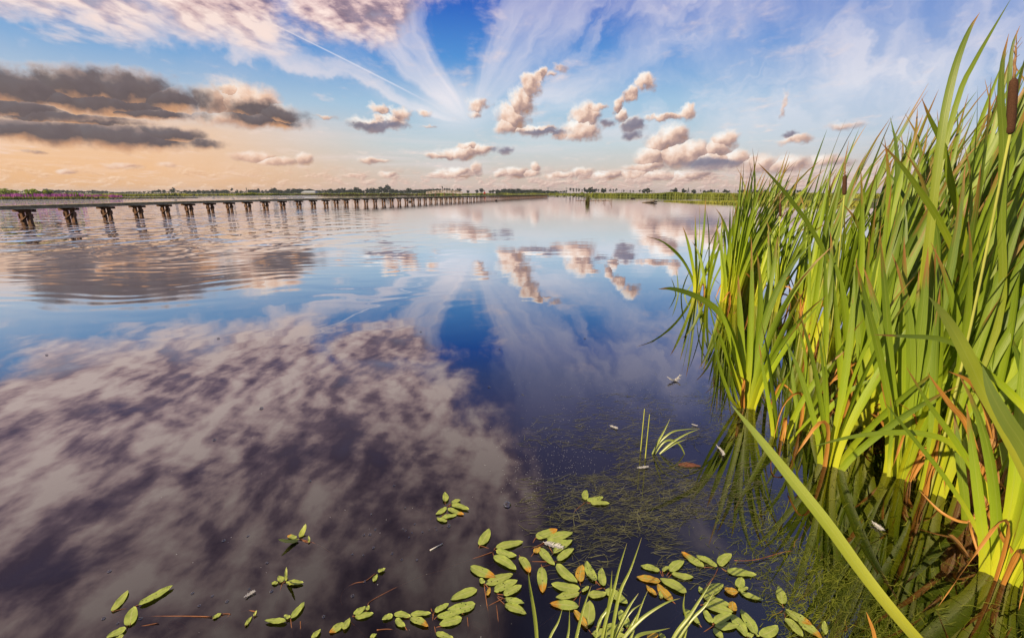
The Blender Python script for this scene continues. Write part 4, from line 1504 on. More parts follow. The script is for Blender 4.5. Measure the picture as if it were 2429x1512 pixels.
for k in range(4):
    m1 = MB()
    a = -2.4 + k * .55
    o_ = Vector((cos(a) * .026, sin(a) * .026, 0))
    pts = spline([Vector((o_.x, o_.y, -.12)), Vector((o_.x, o_.y, .08)), Vector((o_.x * 1.2, o_.y * 1.2, .19)), Vector((o_.x * 1.8, o_.y, .25 + .02 * k))], 8)
    m1.ribbon(pts, [.034, .034, .034, .032, .03, .026, .02, .014, .004], [Vector((o_.x, o_.y, .0)).normalized()] * 9, .3)
    m1.build('dead_sheath', M_SHEATH, P13)
P14 = cattail(2420, 1290, height=1.3, n=8, lean=(.10, 0), spread=.3, w=.036, seed=15, front=True, single=True, dry=3,
              label='cattail at the right picture edge behind the near pale-sheathed plant')
px_blade(P14, [(2072, 793, 1.45), (2150, 797, 1.47), (2228, 803, 1.48), (2290, 830, 1.48), (2345, 900, 1.46), (2395, 1040, 1.42), (2420, 1290, 1.38)], .028, M_CAT)
# near plant whose foot stands outside the picture
gb = ground(2560, 1660)
P15 = empty('cattail', gb, 'nearest cattail, broad pale leaves reaching in from the right edge', 'cattail')
px_blade(P15, [(2204, 704, .98), (2236, 742, .99), (2272, 800, 1.0), (2304, 862, 1.0), (2336, 930, 1.0), (2390, 1030, .98), (2460, 1180, .95), (2540, 1400, .9), (2570, 1660, .86)], .046, M_CATN, tw=-.7, roll=.35)
px_blade(P15, [(2330, 866, .88), (2352, 930, .88), (2390, 1000, .88), (2440, 1080, .88), (2500, 1230, .87), (2560, 1600, .85)], .052, M_CATN, tw=.3)
px_blade(P15, [(2290, 830, 1.12), (2340, 880, 1.1), (2400, 935, 1.08), (2460, 1010, 1.05), (2540, 1200, 1.0), (2580, 1600, .9)], .030, M_CAT, tw=.2)
gb = ground(2330, 1640)
P16 = empty('cattail', gb, 'fallen-looking cattail leaf plant, one long blade slanting across the dark water', 'cattail')
px_blade(P16, [(1734, 958, 1.42), (1790, 1025, 1.38), (1870, 1125, 1.30), (1960, 1238, 1.20), (2050, 1362, 1.10), (2130, 1462, 1.02), (2215, 1555, .96), (2330, 1660, .92)], .050, M_CATN, tw=-.6, roll=.2)
px_blade(P16, [(2055, 1450, .98), (2070, 1490, .97), (2095, 1560, .96), (2200, 1640, .94)], .014, M_DRYL, 'dry_leaf')

# leaves that stand out in the stand: each belongs to a plant rooted in the bed
STAND = 'tall cattails of the dense stand'
def out_leaf(path, w, foot, lb, m_=None, tw=.2, extra=3, seed=0, hh=1.7):
    e = cattail(xy=foot, height=hh, n=5, lean=(.2, 0), spread=.22, w=.040, seed=seed, dry=1, label=lb)
    px_blade(e, path + [(CX + 0, 0, 0)] if False else path, w * .84, m_ or M_CATD, tw=tw)
    return e


out_leaf([(1798, 386, 3.6), (1840, 430, 3.62), (1885, 486, 3.64), (1935, 560, 3.66), (1985, 680, 3.66)], .048, (2.52, 3.68), 'cattail with one straight leaf slanting down against the others, over the far meadow', seed=51, hh=1.5)
out_leaf([(2186, 232, 2.02), (2208, 285, 2.03), (2236, 345, 2.05), (2254, 430, 2.06), (2286, 560, 2.08), (2310, 760, 2.1)], .046, (2.10, 2.12), 'tall cattail with one wide leaf slanting against the wind under the skyline', seed=52, hh=1.8)
out_leaf([(2393, 80, 1.72), (2378, 150, 1.73), (2374, 240, 1.74), (2380, 340, 1.75), (2375, 520, 1.76), (2370, 760, 1.76)], .044, (1.88, 1.78), 'tall cattail with the broad upright leaf beside the big brown spike', tw=.1, seed=53, hh=1.8)
out_leaf([(2400, -6, 2.2), (2352, 75, 2.18), (2312, 146, 2.15), (2275, 225, 2.12), (2225, 420, 2.05), (2190, 640, 2.0)], .036, (1.98, 2.02), 'tallest cattail, its leaf tip touching the top of the picture', tw=.5, seed=54, hh=1.9)
out_leaf([(2324, 30, 2.02), (2300, 70, 2.02), (2272, 140, 2.0), (2250, 225, 1.98), (2232, 330, 1.96), (2205, 560, 1.94)], .050, (1.92, 1.94), 'tall cattail with a wide dark leaf bending at its tip just left of the tallest', tw=.2, seed=55, hh=1.8)
out_leaf([(2088, 336, 1.9), (2138, 392, 1.91), (2184, 456, 1.92), (2230, 528, 1.93), (2280, 640, 1.94), (2320, 800, 1.94)], .042, (2.0, 1.97), 'cattail with a rust-flecked leaf crossing the stand from upper left to lower right', tw=.2, seed=56, hh=1.6)
out_leaf([(2420, 60, 1.9), (2402, 110, 1.9), (2394, 200, 1.88), (2385, 420, 1.86), (2360, 700, 1.84)], .030, (1.92, 1.86), 'cattail with thin curled-over tips right of the big brown spike', tw=.4, seed=57, hh=1.9)


# --- seed heads --------------------------------------------------------------
def seed_head(px, y0, y1, Y, rad, foot, lb, dxp=0, male=True, hh=1.5, seed=0):
    e = cattail(xy=foot, height=hh, n=5, lean=(.12, 0), spread=.2, w=.036, seed=seed, dry=1, label=lb)
    a = at_y(px + dxp, y0, Y) - e.location
    b = at_y(px, y1, Y) - e.location
    mb = MB()
    pts = [b.lerp(a, t) for t in (0, .04, .12, .3, .5, .7, .88, .96, 1)]
    mb.tube(pts, rad, rad, 14, 0, [rad * .45, rad * .86, rad, rad * 1.02, rad, rad * 1.02, rad * .97, rad * .85, rad * .4])
    mb.build('seed_spike', M_SPIKE, e)
    mb = MB()
    ft = Vector((0, 0, -.28))
    mb.tube(spline([ft, ft.lerp(b, .5) + Vector((.02, 0, 0)), b], 10), rad * .42, rad * .32, 8)
    mb.build('stem', M_STEM, e)
    if male:
        mb = MB()
        up = (a - b)
        rr = random.Random(seed)
        tp = [a + up * (.62 * k / 8) + Vector((rr.uniform(-.003, .003), 0, 0)) for k in range(9)]
        mb.tube(tp, rad * .3, rad * .08, 6, 0, [rad * (.38, .32, .42, .3, .36, .24, .28, .16, .05)[k] for k in range(9)])
        for k in range(7):
            q = a + up * rr.uniform(.3, .6)
            mb.tube([q, q + Vector((rr.uniform(-.03, .03), 0, rr.uniform(.0, .04)))], .0015, .0005, 4)
        mb.build('withered_top', M_MALE, e)
    return e


seed_head(2398, 318, 186, 1.74, .0175, (1.95, 1.80), 'cattail carrying the big dark brown seed spike near the right edge', dxp=0, seed=61) if False else None
seed_head(2396, 186, 318, 1.74, .0128, (1.88, 1.76), 'cattail carrying the big dark brown seed spike near the right edge', dxp=9, seed=61, hh=1.5)
seed_head(2003, 416, 462, 3.2, .013, (2.40, 3.24), 'cattail with a small brown seed spike low in the middle of the stand', dxp=1, seed=62, hh=1.4)
seed_head(1851, 482, 513, 5.0, .013, (2.98, 5.02), 'cattail with a short dark seed spike near the far clump', dxp=0, male=True, seed=63, hh=1.4)

# --- the dense stand ----------------------------------------------------------
EDGE = [(1772, 732), (1830, 738), (1880, 762), (1930, 850), (1975, 945), (2015, 980), (2080, 985), (2190, 1050), (2290, 1120), (2429, 1230), (2600, 1330)]
EG = [ground(*p) for p in EDGE]
SKY = [(1600, 520), (1690, 440), (1750, 370), (1830, 330), (1880, 350), (1920, 335), (1965, 290), (2050, 262), (2120, 262), (2180, 215), (2250, 165), (2320, 60), (2400, 10), (2500, -60), (3000, -200)]


def skyline(px):
    for (a, b) in zip(SKY, SKY[1:]):
        if a[0] <= px <= b[0]:
            return a[1] + (b[1] - a[1]) * (px - a[0]) / (b[0] - a[0])
    return 520 if px < 1600 else -200


def behind(x, y):
    """how far a ground point lies behind the front edge of the bed (metres along the sight line), or None"""
    px = CX + FP * x / (y * CS + H * SN)
    for (p, q) in zip(EDGE, EDGE[1:]):
        if p[0] <= px < q[0]:
            t = (px - p[0]) / (q[0] - p[0])
            e = ground(px, p[1] + (q[1] - p[1]) * t)
            return y - e.y, px
    return None


pts_, tries = [], 0
while tries < 12000 and len(pts_) < 185:
    tries += 1
    y = rc.uniform(1.3, 6.3)
    x = rc.uniform(1.2, 6.2)
    bb = behind(x, y)
    if bb is None or bb[0] < 0.02 or bb[0] > (1.7 if bb[1] > 2000 else 1.0) or bb[1] > 2520:
        continue
    md = (0.13 if bb[0] < .8 else .155) * (1.8 if bb[1] < 1990 else 1.0)
    if any((x - a) ** 2 + (y - b) ** 2 < md * md for a, b, _c, _d in pts_):
        continue
    pts_.append((x, y, bb[0], bb[1]))
for k, (x, y, dpt, px) in enumerate(pts_):
    lean = rc.uniform(.16, .42)
    hh = rc.uniform(1.2, 1.8) if dpt < .35 else rc.uniform(1.6, 2.3) * (1.12 if px > 2150 else 1)
    topx = px + lean * 0.75 * hh * FP / (y * CS)
    lim = at_y(px, skyline(min(topx, 2600)), y).z
    hh = min(hh, lim * rc.uniform(0.90, 1.08) + .10)
    if dpt < .5:
        lb, g = 'green cattail along the water-side edge of the dense stand', 'cattails along the edge of the stand'
    else:
        lb, g = 'tall wind-bent cattail inside the dense stand', 'tall cattails inside the stand'
    cattail(xy=(x, y), height=max(.7, hh), n=rc.randint(7, 9), lean=(lean, rc.uniform(-.06, .06)), spread=rc.uniform(.14, .26), w=rc.uniform(.028, .042),
            seed=200 + k, label=lb, group=g, facing=.85, dry=(4 if px > 1980 else 2) if dpt < .9 else 0)

# dead leaves traced one by one
for path, w, par in (([(2086, 888, 1.95), (2104, 945, 1.95), (2120, 1008, 1.94), (2130, 1090, 1.92)], .036, P10), ([(2200, 884, 1.62), (2252, 956, 1.62), (2291, 1003, 1.62), (2322, 1090, 1.6)], .030, P12),
                     ([(2166, 1139, 1.80), (2178, 1112, 1.82), (2205, 1076, 1.84), (2242, 1052, 1.84), (2275, 1070, 1.8)], .020, P12), ([(2112, 1052, 1.98), (2098, 1012, 2.0), (2082, 990, 2.0), (2062, 978, 2.0)][::-1], .016, P9),
                     ([(2180, 1162, 1.66), (2227, 1209, 1.58), (2266, 1232, 1.54), (2296, 1238, 1.52)], .016, P13), ([(2337, 1354, 1.33), (2318, 1303, 1.36), (2304, 1258, 1.4), (2300, 1236, 1.44)], .012, P13),
                     ([(2420, 1335, 1.28), (2395, 1300, 1.29), (2375, 1270, 1.29), (2366, 1240, 1.29)][::-1], .018, P11), 
                     ([(2250, 880, 1.6), (2300, 905, 1.6), (2335, 960, 1.6), (2350, 1040, 1.58)], .024, P12)):
    px_blade(par, path, w, M_DRYL, 'dry_leaf', tw=1.0, fold=.3)
# ------------------------------------------------------------------ floating pondweed
rp = random.Random(77)


def pond_leaf_mat(name, kind):
    m, T = mat(name)
    u, v, _ = T.sep(uv_node(T))
    rr = obj_rand(T)
    a = T.m('ABSOLUTE', T.m('SUBTRACT', u, 0.5))
    seedv = T.m('MULTIPLY', rr, 53.0)
    n = T.noise(T.comb(T.m('MULTIPLY', u, 3.0), T.m('MULTIPLY', v, 7.0), seedv), 1.0, 5.0, 0.6)
    g1, g2 = (0.31, 0.41, 0.075), (0.50, 0.58, 0.13)
    c = T.ramp(n, [(0.3, g1), (0.7, g2)])
    c = T.mix(T.m('MULTIPLY', rr, 0.5), c, (0.36, 0.40, 0.09))
    veins = T.m('SINE', T.m('MULTIPLY', T.m('ADD', v, T.m('MULTIPLY', a, -0.55)), 95.0))
    c = T.mix(T.mr(veins, 0.5, 1.0, 0.0, 0.22), c, (0.13, 0.20, 0.05))
    orange = T.ramp(n, [(0.3, (0.50, 0.17, 0.02)), (0.5, (0.62, 0.30, 0.03)), (0.7, (0.55, 0.42, 0.07))])
    if kind == 'tip':
        c = T.mix(T.mr(T.m('ADD', v, T.m('MULTIPLY', T.m('SUBTRACT', n, 0.5), 0.5)), 0.62, 0.78), c, orange)
    elif kind == 'orange':
        c = T.mix(T.mr(n, 0.40, 0.55, 0.35, 1.0), c, orange)
    elif kind == 'rot':
        c = T.ramp(n, [(0.3, (0.12, 0.045, 0.025)), (0.7, (0.30, 0.12, 0.07))])
    elif kind == 'small':
        c = T.mix(0.5, c, (0.30, 0.33, 0.04))
    c = T.mix(T.mr(a, 0.045, 0.015, 0.0, 0.8), c, (0.52, 0.52, 0.22) if kind != 'rot' else (0.35, 0.16, 0.1))
    if kind in ('holes', 'tip', 'orange'):
        vo = T.node('ShaderNodeTexVoronoi')
        vo.voronoi_dimensions = '3D'
        T._set(vo.inputs['Vector'], T.comb(T.m('MULTIPLY', u, 4.0), T.m('MULTIPLY', v, 10.0), seedv))
        vo.inputs['Scale'].default_value = 1.0
        wn_ = T.m('LESS_THAN', T.sep(vo.outputs['Color'])[0], 0.42 if kind == 'holes' else 0.2)
        c = T.mix(T.m('MULTIPLY', T.mr(vo.outputs['Distance'], 0.27, 0.20), wn_), c, (0.012, 0.010, 0.008))
    bp = T.node('ShaderNodeBump')
    bp.inputs['Strength'].default_value = 0.3
    bp.inputs['Distance'].default_value = 0.0006
    T._set(bp.inputs['Height'], T.m('ADD', T.m('MULTIPLY', veins, 0.3), n))
    return leaf_shader(m, T, c, 0.16, 0.04, 0.45, (1, 1, .5), bp.outputs[0])


PM = {k: pond_leaf_mat('pondweed_leaf_' + k, k) for k in ('plain', 'holes', 'tip', 'orange', 'rot', 'small')}
M_PSTEM = diffuse_mat('pondweed_stem', (0.13, 0.05, 0.028), (0.30, 0.13, 0.06), 30.0)

ZOOM = {'P1': lambda x, y: (x / 3.723, 1126.7 + y / 3.723, 1 / 3.723), 'P2': lambda x, y: (593 + x / 3.723, 1126.7 + y / 3.723, 1 / 3.723),
        'P3': lambda x, y: (1067.4 + x / 4.249, 1156.4 + y / 4.249, 1 / 4.249), 'P4': lambda x, y: (1423.3 + x / 4.551, 1186 + y / 4.551, 1 / 4.551)}


def pond_leaf(root, q, kind, lift=0.0, z=None):
    zf = ZOOM[q[0]]
    bx, by, k = zf(q[1], q[2])
    tx, ty, _ = zf(q[3], q[4])
    w_px = q[5] * k
    z0 = (0.0035 + rp.uniform(0, .004)) if z is None else z
    b, t = ground(bx, by, z0), ground(tx, ty, z0)
    mid = (b + t) / 2
    zc = mid.y * CS + H * SN
    ax = (t - b)
    L = ax.length
    ax.normalize()
    sd_ = Vector((-ax.y, ax.x, 0))
    # apparent width -> true width: foreshortening squeezes what lies along the sight line
    el_ = math.asin((H) / sqrt(mid.x ** 2 + mid.y ** 2 + H * H))
    view = Vector((mid.x, mid.y, 0)).normalized()
    sq = sqrt((sd_.dot(Vector((-view.y, view.x, 0)))) ** 2 + (sd_.dot(view) * sin(el_)) ** 2)
    W_ = w_px * zc / FP / max(.35, sq) * 0.94
    W_ = min(W_, L * .62)
    NA, NC = 14, 6
    vs, fs, uv = [], [], []
    ph, bend = rp.uniform(0, 6), rp.uniform(-.06, .06)
    for i in range(NA + 1):
        s = i / NA
        prof = (s ** .50) * ((1 - s) ** .68) / .4335 if 0 < s < 1 else 0.0
        for j in range(NC + 1):
            c = j / NC - .5
            off = c * W_ * prof
            edge = abs(c) * 2
            zz = .0012 * sin(s * 9 + ph + (1.6 if c > 0 else 0)) * edge ** 2 + .0005 * edge * (1 if kind != 'rot' else 0) + .0006 * sin(s * 23 + ph * 2) * edge ** 3
            zz = max(zz, -.002)
            p = b + ax * (L * s) + sd_ * (off + bend * L * sin(pi * s)) + Vector((0, 0, zz + lift * s * s * L))
            vs.append(tuple(p - root.location))
            uv.append((c + .5, s))
    for i in range(NA):
        for j in range(NC):
            a = i * (NC + 1) + j
            fs.append((a, a + 1, a + NC + 2, a + NC + 1))
    o = me_obj('leaf', vs, fs, PM[kind], root, uv)
    lab = {'tip': 'leaf with an orange tip', 'orange': 'orange withered leaf', 'holes': 'leaf pitted with dark holes', 'rot': 'sunken reddish-brown leaf'}.get(kind)
    if lab:
        o['label'] = lab
    return o


def pond_stem(root, zn, pts, r=.0018, z=(-.006, .003)):
    P_ = []
    n = len(pts)
    for i, (x, y) in enumerate(pts):
        px, py, _ = ZOOM[zn](x, y)
        P_.append(ground(px, py, z[0] + (z[1] - z[0]) * i / max(1, n - 1)) - root.location)
    mb = MB()
    mb.tube(spline(P_, 4 * n), r, r * .8, 6)
    return mb.build('stem', M_PSTEM, root)


def sprig(label, zn, node, leaves, stems):
    px, py, _ = ZOOM[zn](*node)
    root = empty('pondweed', ground(px, py), label, 'water plant', 'floating pondweed sprigs')
    for l in leaves:
        kind = l[5] if len(l) > 5 else 'plain'
        if kind == 'rot':
            pond_leaf(root, (zn,) + l[:5], kind, z=-.012)
        else:
            pond_leaf(root, (zn,) + l[:5], kind, lift=.5 if kind == 'small' else 0.0)
            # the leaf stalk runs back to the node
            bx, by = l[0], l[1]
            dx_, dy_ = node[0] - bx, node[1] - by
            if 25 < hypot(dx_, dy_) < 220:
                pond_stem(root, zn, [(node[0], node[1]), (bx + dx_ * .5 + rp.uniform(-8, 8), by + dy_ * .5 + rp.uniform(-8, 8)), (bx, by)], .0013, (-.004, .004))
    for s in stems:
        pond_stem(root, zn, s)
    return root


sprig('pondweed sprig of four leaves with one upright oval leaf behind the leaf raft', 'P3', (440, 640),
      [(300, 578, 395, 408, 95), (460, 600, 738, 540, 72), (465, 625, 672, 685, 70), (440, 680, 668, 820, 90)], [[(15, 785), (150, 740), (300, 690), (440, 640)], [(285, 655), (292, 610), (300, 578)]])
sprig('pondweed cluster holding a white feather among its overlapping leaves', 'P3', (965, 540),
      [(865, 500, 1082, 415, 85, 'tip'), (975, 520, 1238, 445, 85), (975, 535, 1212, 548, 75), (1040, 655, 1235, 520, 70), (910, 600, 1055, 775, 85), (848, 650, 915, 600, 60, 'orange'), (1080, 735, 1250, 605, 75)],
      [[(650, 660), (760, 630), (880, 585), (965, 540)], [(810, 600), (835, 555), (865, 500)], [(785, 735), (815, 695), (848, 650)]])
sprig('pondweed row of three leaves hanging below one straight red stem, two tipped orange', 'P3', (1080, 742),
      [(705, 690, 805, 855, 85, 'tip'), (925, 795, 935, 1055, 105, 'tip'), (1075, 765, 1285, 955, 95)], [[(300, 755), (620, 742), (880, 740), (1080, 742)], [(690, 660), (698, 675), (705, 690)], [(918, 742), (921, 770), (925, 795)]])
sprig('pondweed with many hole-pitted leaves on two crossing orange stems', 'P3', (440, 1060),
      [(205, 790, 460, 900, 95, 'tip'), (345, 960, 305, 905, 50), (360, 970, 635, 865, 85, 'holes'), (445, 1040, 682, 930, 85, 'holes'), (540, 1075, 722, 980, 75, 'holes'), (370, 1080, 400, 1000, 40, 'orange'),
       (550, 1115, 750, 1155, 60, 'holes'), (550, 1170, 770, 1265, 80, 'holes')], [[(425, 1520), (400, 1330), (370, 1150), (345, 970)], [(190, 1280), (330, 1220), (440, 1160), (540, 1110)], [(490, 1512), (488, 1350), (470, 1180)]])
sprig('pondweed with three long plain leaves stacked above a sunken reddish leaf', 'P3', (160, 1290),
      [(275, 1020, 5, 1125, 85), (255, 1165, -30, 1225, 95, 'holes'), (110, 1240, -10, 1272, 42), (120, 1310, -110, 1375, 85), (200, 1360, 370, 1440, 105, 'rot')], [[(190, 1510), (185, 1400), (175, 1300)]])
sprig('pondweed rosette with an orange upright leaf, left of the grass blades', 'P3', (1330, 1030),
      [(1310, 950, 1335, 770, 95, 'orange'), (1310, 1015, 1020, 960, 85), (1305, 1055, 1062, 1105, 70, 'holes'), (1300, 1190, 1005, 1165, 85, 'tip'), (1330, 1040, 1400, 990, 35)],
      [[(880, 1410), (1000, 1320), (1110, 1230), (1250, 1130), (1330, 1030)]])
sprig('pondweed with two pitted pointed leaves standing close together by the grass', 'P3', (1540, 1005),
      [(1470, 935, 1375, 735, 90, 'holes'), (1545, 985, 1530, 805, 85, 'holes'), (1390, 1075, 1580, 1060, 70), (1565, 1020, 1790, 1160, 90, 'holes')], [[(1480, 1005), (1475, 970), (1470, 935)], [(1390, 1060), (1470, 1025), (1540, 1005)]])
sprig('pondweed with one big pale spear-shaped leaf over an orange one among grass', 'P3', (1390, 1410),
      [(1385, 1390, 1410, 1130, 125), (1250, 1230, 1385, 1420, 70, 'orange'), (1430, 1470, 1760, 1480, 90, 'holes'), (1570, 1390, 1750, 1420, 60), (1715, 1230, 1790, 1400, 80)], [[(1310, 1420), (1350, 1390), (1390, 1410)]])
sprig('lone pondweed tip of three leaves on a long slanting stem in dark water', 'P3', (1368, 140),
      [(1365, 120, 1375, 18, 70), (1380, 125, 1545, 90, 50), (1415, 150, 1608, 155, 48), (1380, 185, 1580, 195, 52, 'rot')], [[(1110, 380), (1200, 290), (1290, 205), (1368, 140)]])
sprig('lone pondweed star of seven leaves in a ring of small bubbles', 'P2', (1740, 282),
      [(1725, 230, 1718, 150, 55), (1775, 245, 1860, 212, 35), (1780, 255, 1935, 300, 45), (1735, 278, 1640, 345, 45), (1748, 288, 1890, 345, 42, 'tip'), (1740, 405, 1645, 370, 35), (1690, 375, 1825, 350, 35), (1475, 275, 1612, 290, 42, 'rot')],
      [[(1680, 380), (1710, 330), (1740, 282), (1775, 250)]])
sprig('small pondweed tip with a thin red stem curving away to its lower right', 'P2', (435, 560),
      [(430, 565, 258, 628, 35, 'small'), (410, 550, 330, 528, 40, 'tip'), (440, 545, 500, 470, 45, 'small'), (520, 592, 520, 552, 20, 'small')], [[(705, 678), (620, 620), (530, 585), (435, 560)]])
sprig('small pondweed tip with one upright narrow leaf and drooping dark foot', 'P2', (315, 935),
      [(330, 940, 472, 945, 45), (320, 930, 330, 848, 25, 'small'), (285, 940, 250, 885, 50), (245, 950, 190, 945, 35), (320, 935, 385, 1015, 25, 'small')], [[(222, 1185), (250, 1080), (285, 960), (315, 935)]])
sprig('pondweed tip with two long leaves set at a right angle, lower left', 'P2', (360, 1262),
      [(365, 1260, 480, 1115, 55), (320, 1285, 130, 1280, 45), (355, 1255, 300, 1235, 35), (375, 1325, 530, 1292, 24, 'rot')], [[(382, 1440), (370, 1350), (360, 1262)], [(440, 1435), (448, 1360), (446, 1285)]])
sprig('pondweed with two tiny leaves at the end of a hooked red stem', 'P2', (1115, 860),
      [(1128, 845, 1195, 820, 28), (1095, 935, 1125, 870, 38, 'holes')], [[(812, 1140), (800, 1085), (835, 1005), (930, 950), (1020, 930), (1115, 860)]])
sprig('pondweed branch of five leaves at the lower end of a very long thin stem', 'P2', (900, 1250),
      [(915, 1225, 1020, 1155, 50), (925, 1245, 1090, 1215, 50), (830, 1360, 882, 1255, 55), (830, 1300, 700, 1390, 60, 'tip'), (1040, 1190, 1045, 1145, 35)],
      [[(1760, 822), (1540, 880), (1300, 985), (1080, 1100), (1040, 1145)], [(1040, 1440), (960, 1360), (890, 1290), (880, 1255)]])
sprig('pondweed line of five leaves in a row, one half orange', 'P2', (1300, 1240),
      [(1262, 1235, 1165, 1268, 45), (1270, 1220, 1420, 1245, 50), (1290, 1260, 1370, 1335, 55), (1415, 1225, 1598, 1215, 42), (1410, 1255, 1575, 1330, 60, 'tip'), (1210, 1295, 1265, 1350, 50, 'rot')],
      [[(1345, 1435), (1290, 1375), (1220, 1355), (1120, 1362)], [(1405, 1420), (1390, 1370), (1372, 1335)]])
sprig('pondweed leaves around an upright knotted stem at the bottom of the leaf raft', 'P2', (1615, 1290),
      [(1630, 1200, 1755, 1130, 48), (1650, 1245, 1860, 1205, 52, 'holes'), (1640, 1385, 1795, 1432, 48, 'holes'), (545, 1435, 625, 1355, 42), (1060, 1435, 1120, 1395, 42)], [[(1610, 1435), (1604, 1330), (1618, 1240), (1600, 1175)], [(1540, 1435), (1640, 1345), (1740, 1320)]])
sprig('pondweed spray of seven leaves on a stout red stem, highest of the right-hand group', 'P4', (1280, 720),
      [(1125, 720, 880, 555, 75, 'tip'), (1265, 710, 1032, 590, 60, 'holes'), (1285, 700, 1418, 575, 100), (1370, 765, 1690, 800, 80), (1490, 945, 1530, 825, 95), (1495, 975, 1600, 940, 50), (1515, 990, 1760, 1068, 50),
       (1340, 960, 1495, 980, 70, 'orange'), (1330, 900, 1345, 795, 75, 'rot')], [[(680, 1385), (940, 1150), (1200, 870), (1280, 720)], [(1370, 1080), (1440, 1030), (1490, 985)]])
sprig('pondweed with three bright orange leaves beside a long plain one', 'P4', (700, 850),
      [(645, 755, 435, 705, 60, 'holes'), (750, 770, 908, 645, 95), (775, 790, 1012, 828, 62), (675, 760, 742, 715, 40), (935, 990, 640, 840, 90), (650, 870, 390, 825, 70, 'orange'), (780, 1080, 620, 895, 95, 'orange'),
       (610, 1020, 495, 912, 50, 'orange'), (660, 1060, 648, 970, 40)], [[(720, 850), (690, 800), (670, 765)], [(720, 830), (740, 795), (750, 770)], [(825, 1200), (815, 1120), (780, 1080)]])
sprig('dense pondweed pile with one yellow leaf in its middle, lower right group', 'P4', (1420, 1215),
      [(1120, 1040, 1330, 900, 110, 'holes'), (1110, 1030, 1410, 1130, 80), (1115, 1120, 1440, 1205, 85), (1440, 1195, 1430, 1085, 95, 'orange'), (1090, 1000, 1075, 925, 50)], [[(1040, 1135), (1080, 1130), (1120, 1120)]])
sprig('pondweed star of six broad leaves at the bottom edge of the right-hand group', 'P4', (1225, 1350),
      [(1215, 1325, 1120, 1170, 75), (1230, 1320, 1420, 1215, 95), (1240, 1360, 1500, 1340, 80), (1235, 1375, 1320, 1500, 90), (1420, 1225, 1580, 1470, 115), (900, 1165, 1080, 1340, 70, 'holes')], [[(1000, 1500), (1120, 1420), (1225, 1350)], [(1125, 1400), (1100, 1370), (1080, 1340)]])
sprig('pondweed with a long pitted leaf beside a broad rounded leaf', 'P4', (1690, 1450),
      [(1680, 1440, 1520, 1175, 110, 'holes'), (1725, 1460, 1920, 1350, 110), (1670, 1430, 1720, 1470, 40), (1590, 1470, 1660, 1440, 50)], [])
sprig('pondweed farthest right, one leaf standing apart above three trailing ones', 'P4', (1978, 1185),
      [(1970, 1115, 1935, 925, 100), (2000, 1180, 2300, 1345, 80, 'tip'), (2000, 1265, 2190, 1475, 90), (2140, 1280, 2400, 1484, 90, 'tip'), (2425, 1440, 2420, 1300, 60)], [[(1635, 1262), (1780, 1245), (1900, 1225), (1978, 1185)]])
sprig('pondweed half hidden behind the grass blades at the bottom edge', 'P4', (300, 1400),
      [(295, 1370, 225, 1175, 85), (255, 1400, 65, 1355, 55, 'holes'), (240, 1445, 20, 1425, 70, 'holes'), (510, 1490, 630, 1440, 70, 'orange'), (700, 1500, 640, 1420, 60)], [])
sprig('pondweed with ragged yellow-green leaves alone in the lower left corner', 'P1', (1180, 1170),
      [(990, 1200, 1130, 1010, 65), (1220, 1140, 1530, 968, 55, 'holes'), (1150, 1325, 1180, 1155, 95), (1115, 1350, 940, 1425, 65), (1095, 1410, 1000, 1455, 50), (1490, 1300, 1650, 1370, 75, 'rot')],
      [[(1000, 1240), (1110, 1247), (1600, 1240), (1870, 1245)], [(1120, 1350), (1250, 1330), (1400, 1300)]])
sprig('tiny pondweed bud with a single bright leaf, lower left water', 'P1', (2035, 1225), [(1875, 1260, 1955, 1218, 32), (1900, 1380, 1975, 1290, 45, 'rot')], [[(1900, 1370), (1960, 1285), (2035, 1225), (1950, 1220)]])
sprig('tiny pondweed bud with two small leaves on a forked dark stalk', 'P1', (2265, 1200), [(2165, 1330, 2225, 1240, 30), (2240, 1240, 2270, 1205, 20, 'small')], [[(2130, 1200), (2200, 1192), (2265, 1200)], [(2210, 1320), (2245, 1270), (2265, 1200)]])

# ------------------------------------------------------------------ grass clump in the front, sedge tuft
def grass_mat():
    m, T = mat('pond_grass')
    u, v, _ = T.sep(uv_node(T))
    n = T.noise(T.comb(T.m('MULTIPLY', u, 6.0), T.m('MULTIPLY', v, 3.0), T.m('MULTIPLY', obj_rand(T), 31.0)), 1.0, 4.0, 0.6)
    c = T.ramp(n, [(0.3, (0.16, 0.24, 0.03)), (0.7, (0.38, 0.42, 0.08))])
    c = T.mix(T.mr(v, 0.9, 1.0), c, (0.34, 0.28, 0.08))
    return leaf_shader(m, T, c, 0.38, 0.07, 0.4, (1, 1, .4))


M_GRASS = grass_mat()


def grass_blade(root, zpts, zn, Y, w, tw=.6, m_=None, name='blade'):
    P_ = []
    for i, (x, y) in enumerate(zpts):
        px, py = (x, y) if zn is None else ZOOM[zn](x, y)[:2]
        P_.append(at_y(px, py, Y[0] + (Y[1] - Y[0]) * i / (len(zpts) - 1)) - root.location)
    pts = spline(P_, 18)[::-1]
    ws = [w * (min(1, .75 + 1.2 * t) * (1 - max(0, (t - .35) / .65) ** 1.5)) + .0006 for t in [i / 18 for i in range(19)]]
    ns = []
    for i in range(19):
        tg = (pts[min(i + 1, 18)] - pts[max(i - 1, 0)]).normalized()
        ns.append(Matrix.Rotation(tw * (i / 18 - .5), 3, tg) @ TO_CAM(pts[i] + root.location))
    mb = MB()
    mb.ribbon(pts, ws, ns, .25)
    return mb.build(name, m_ or M_GRASS, root)


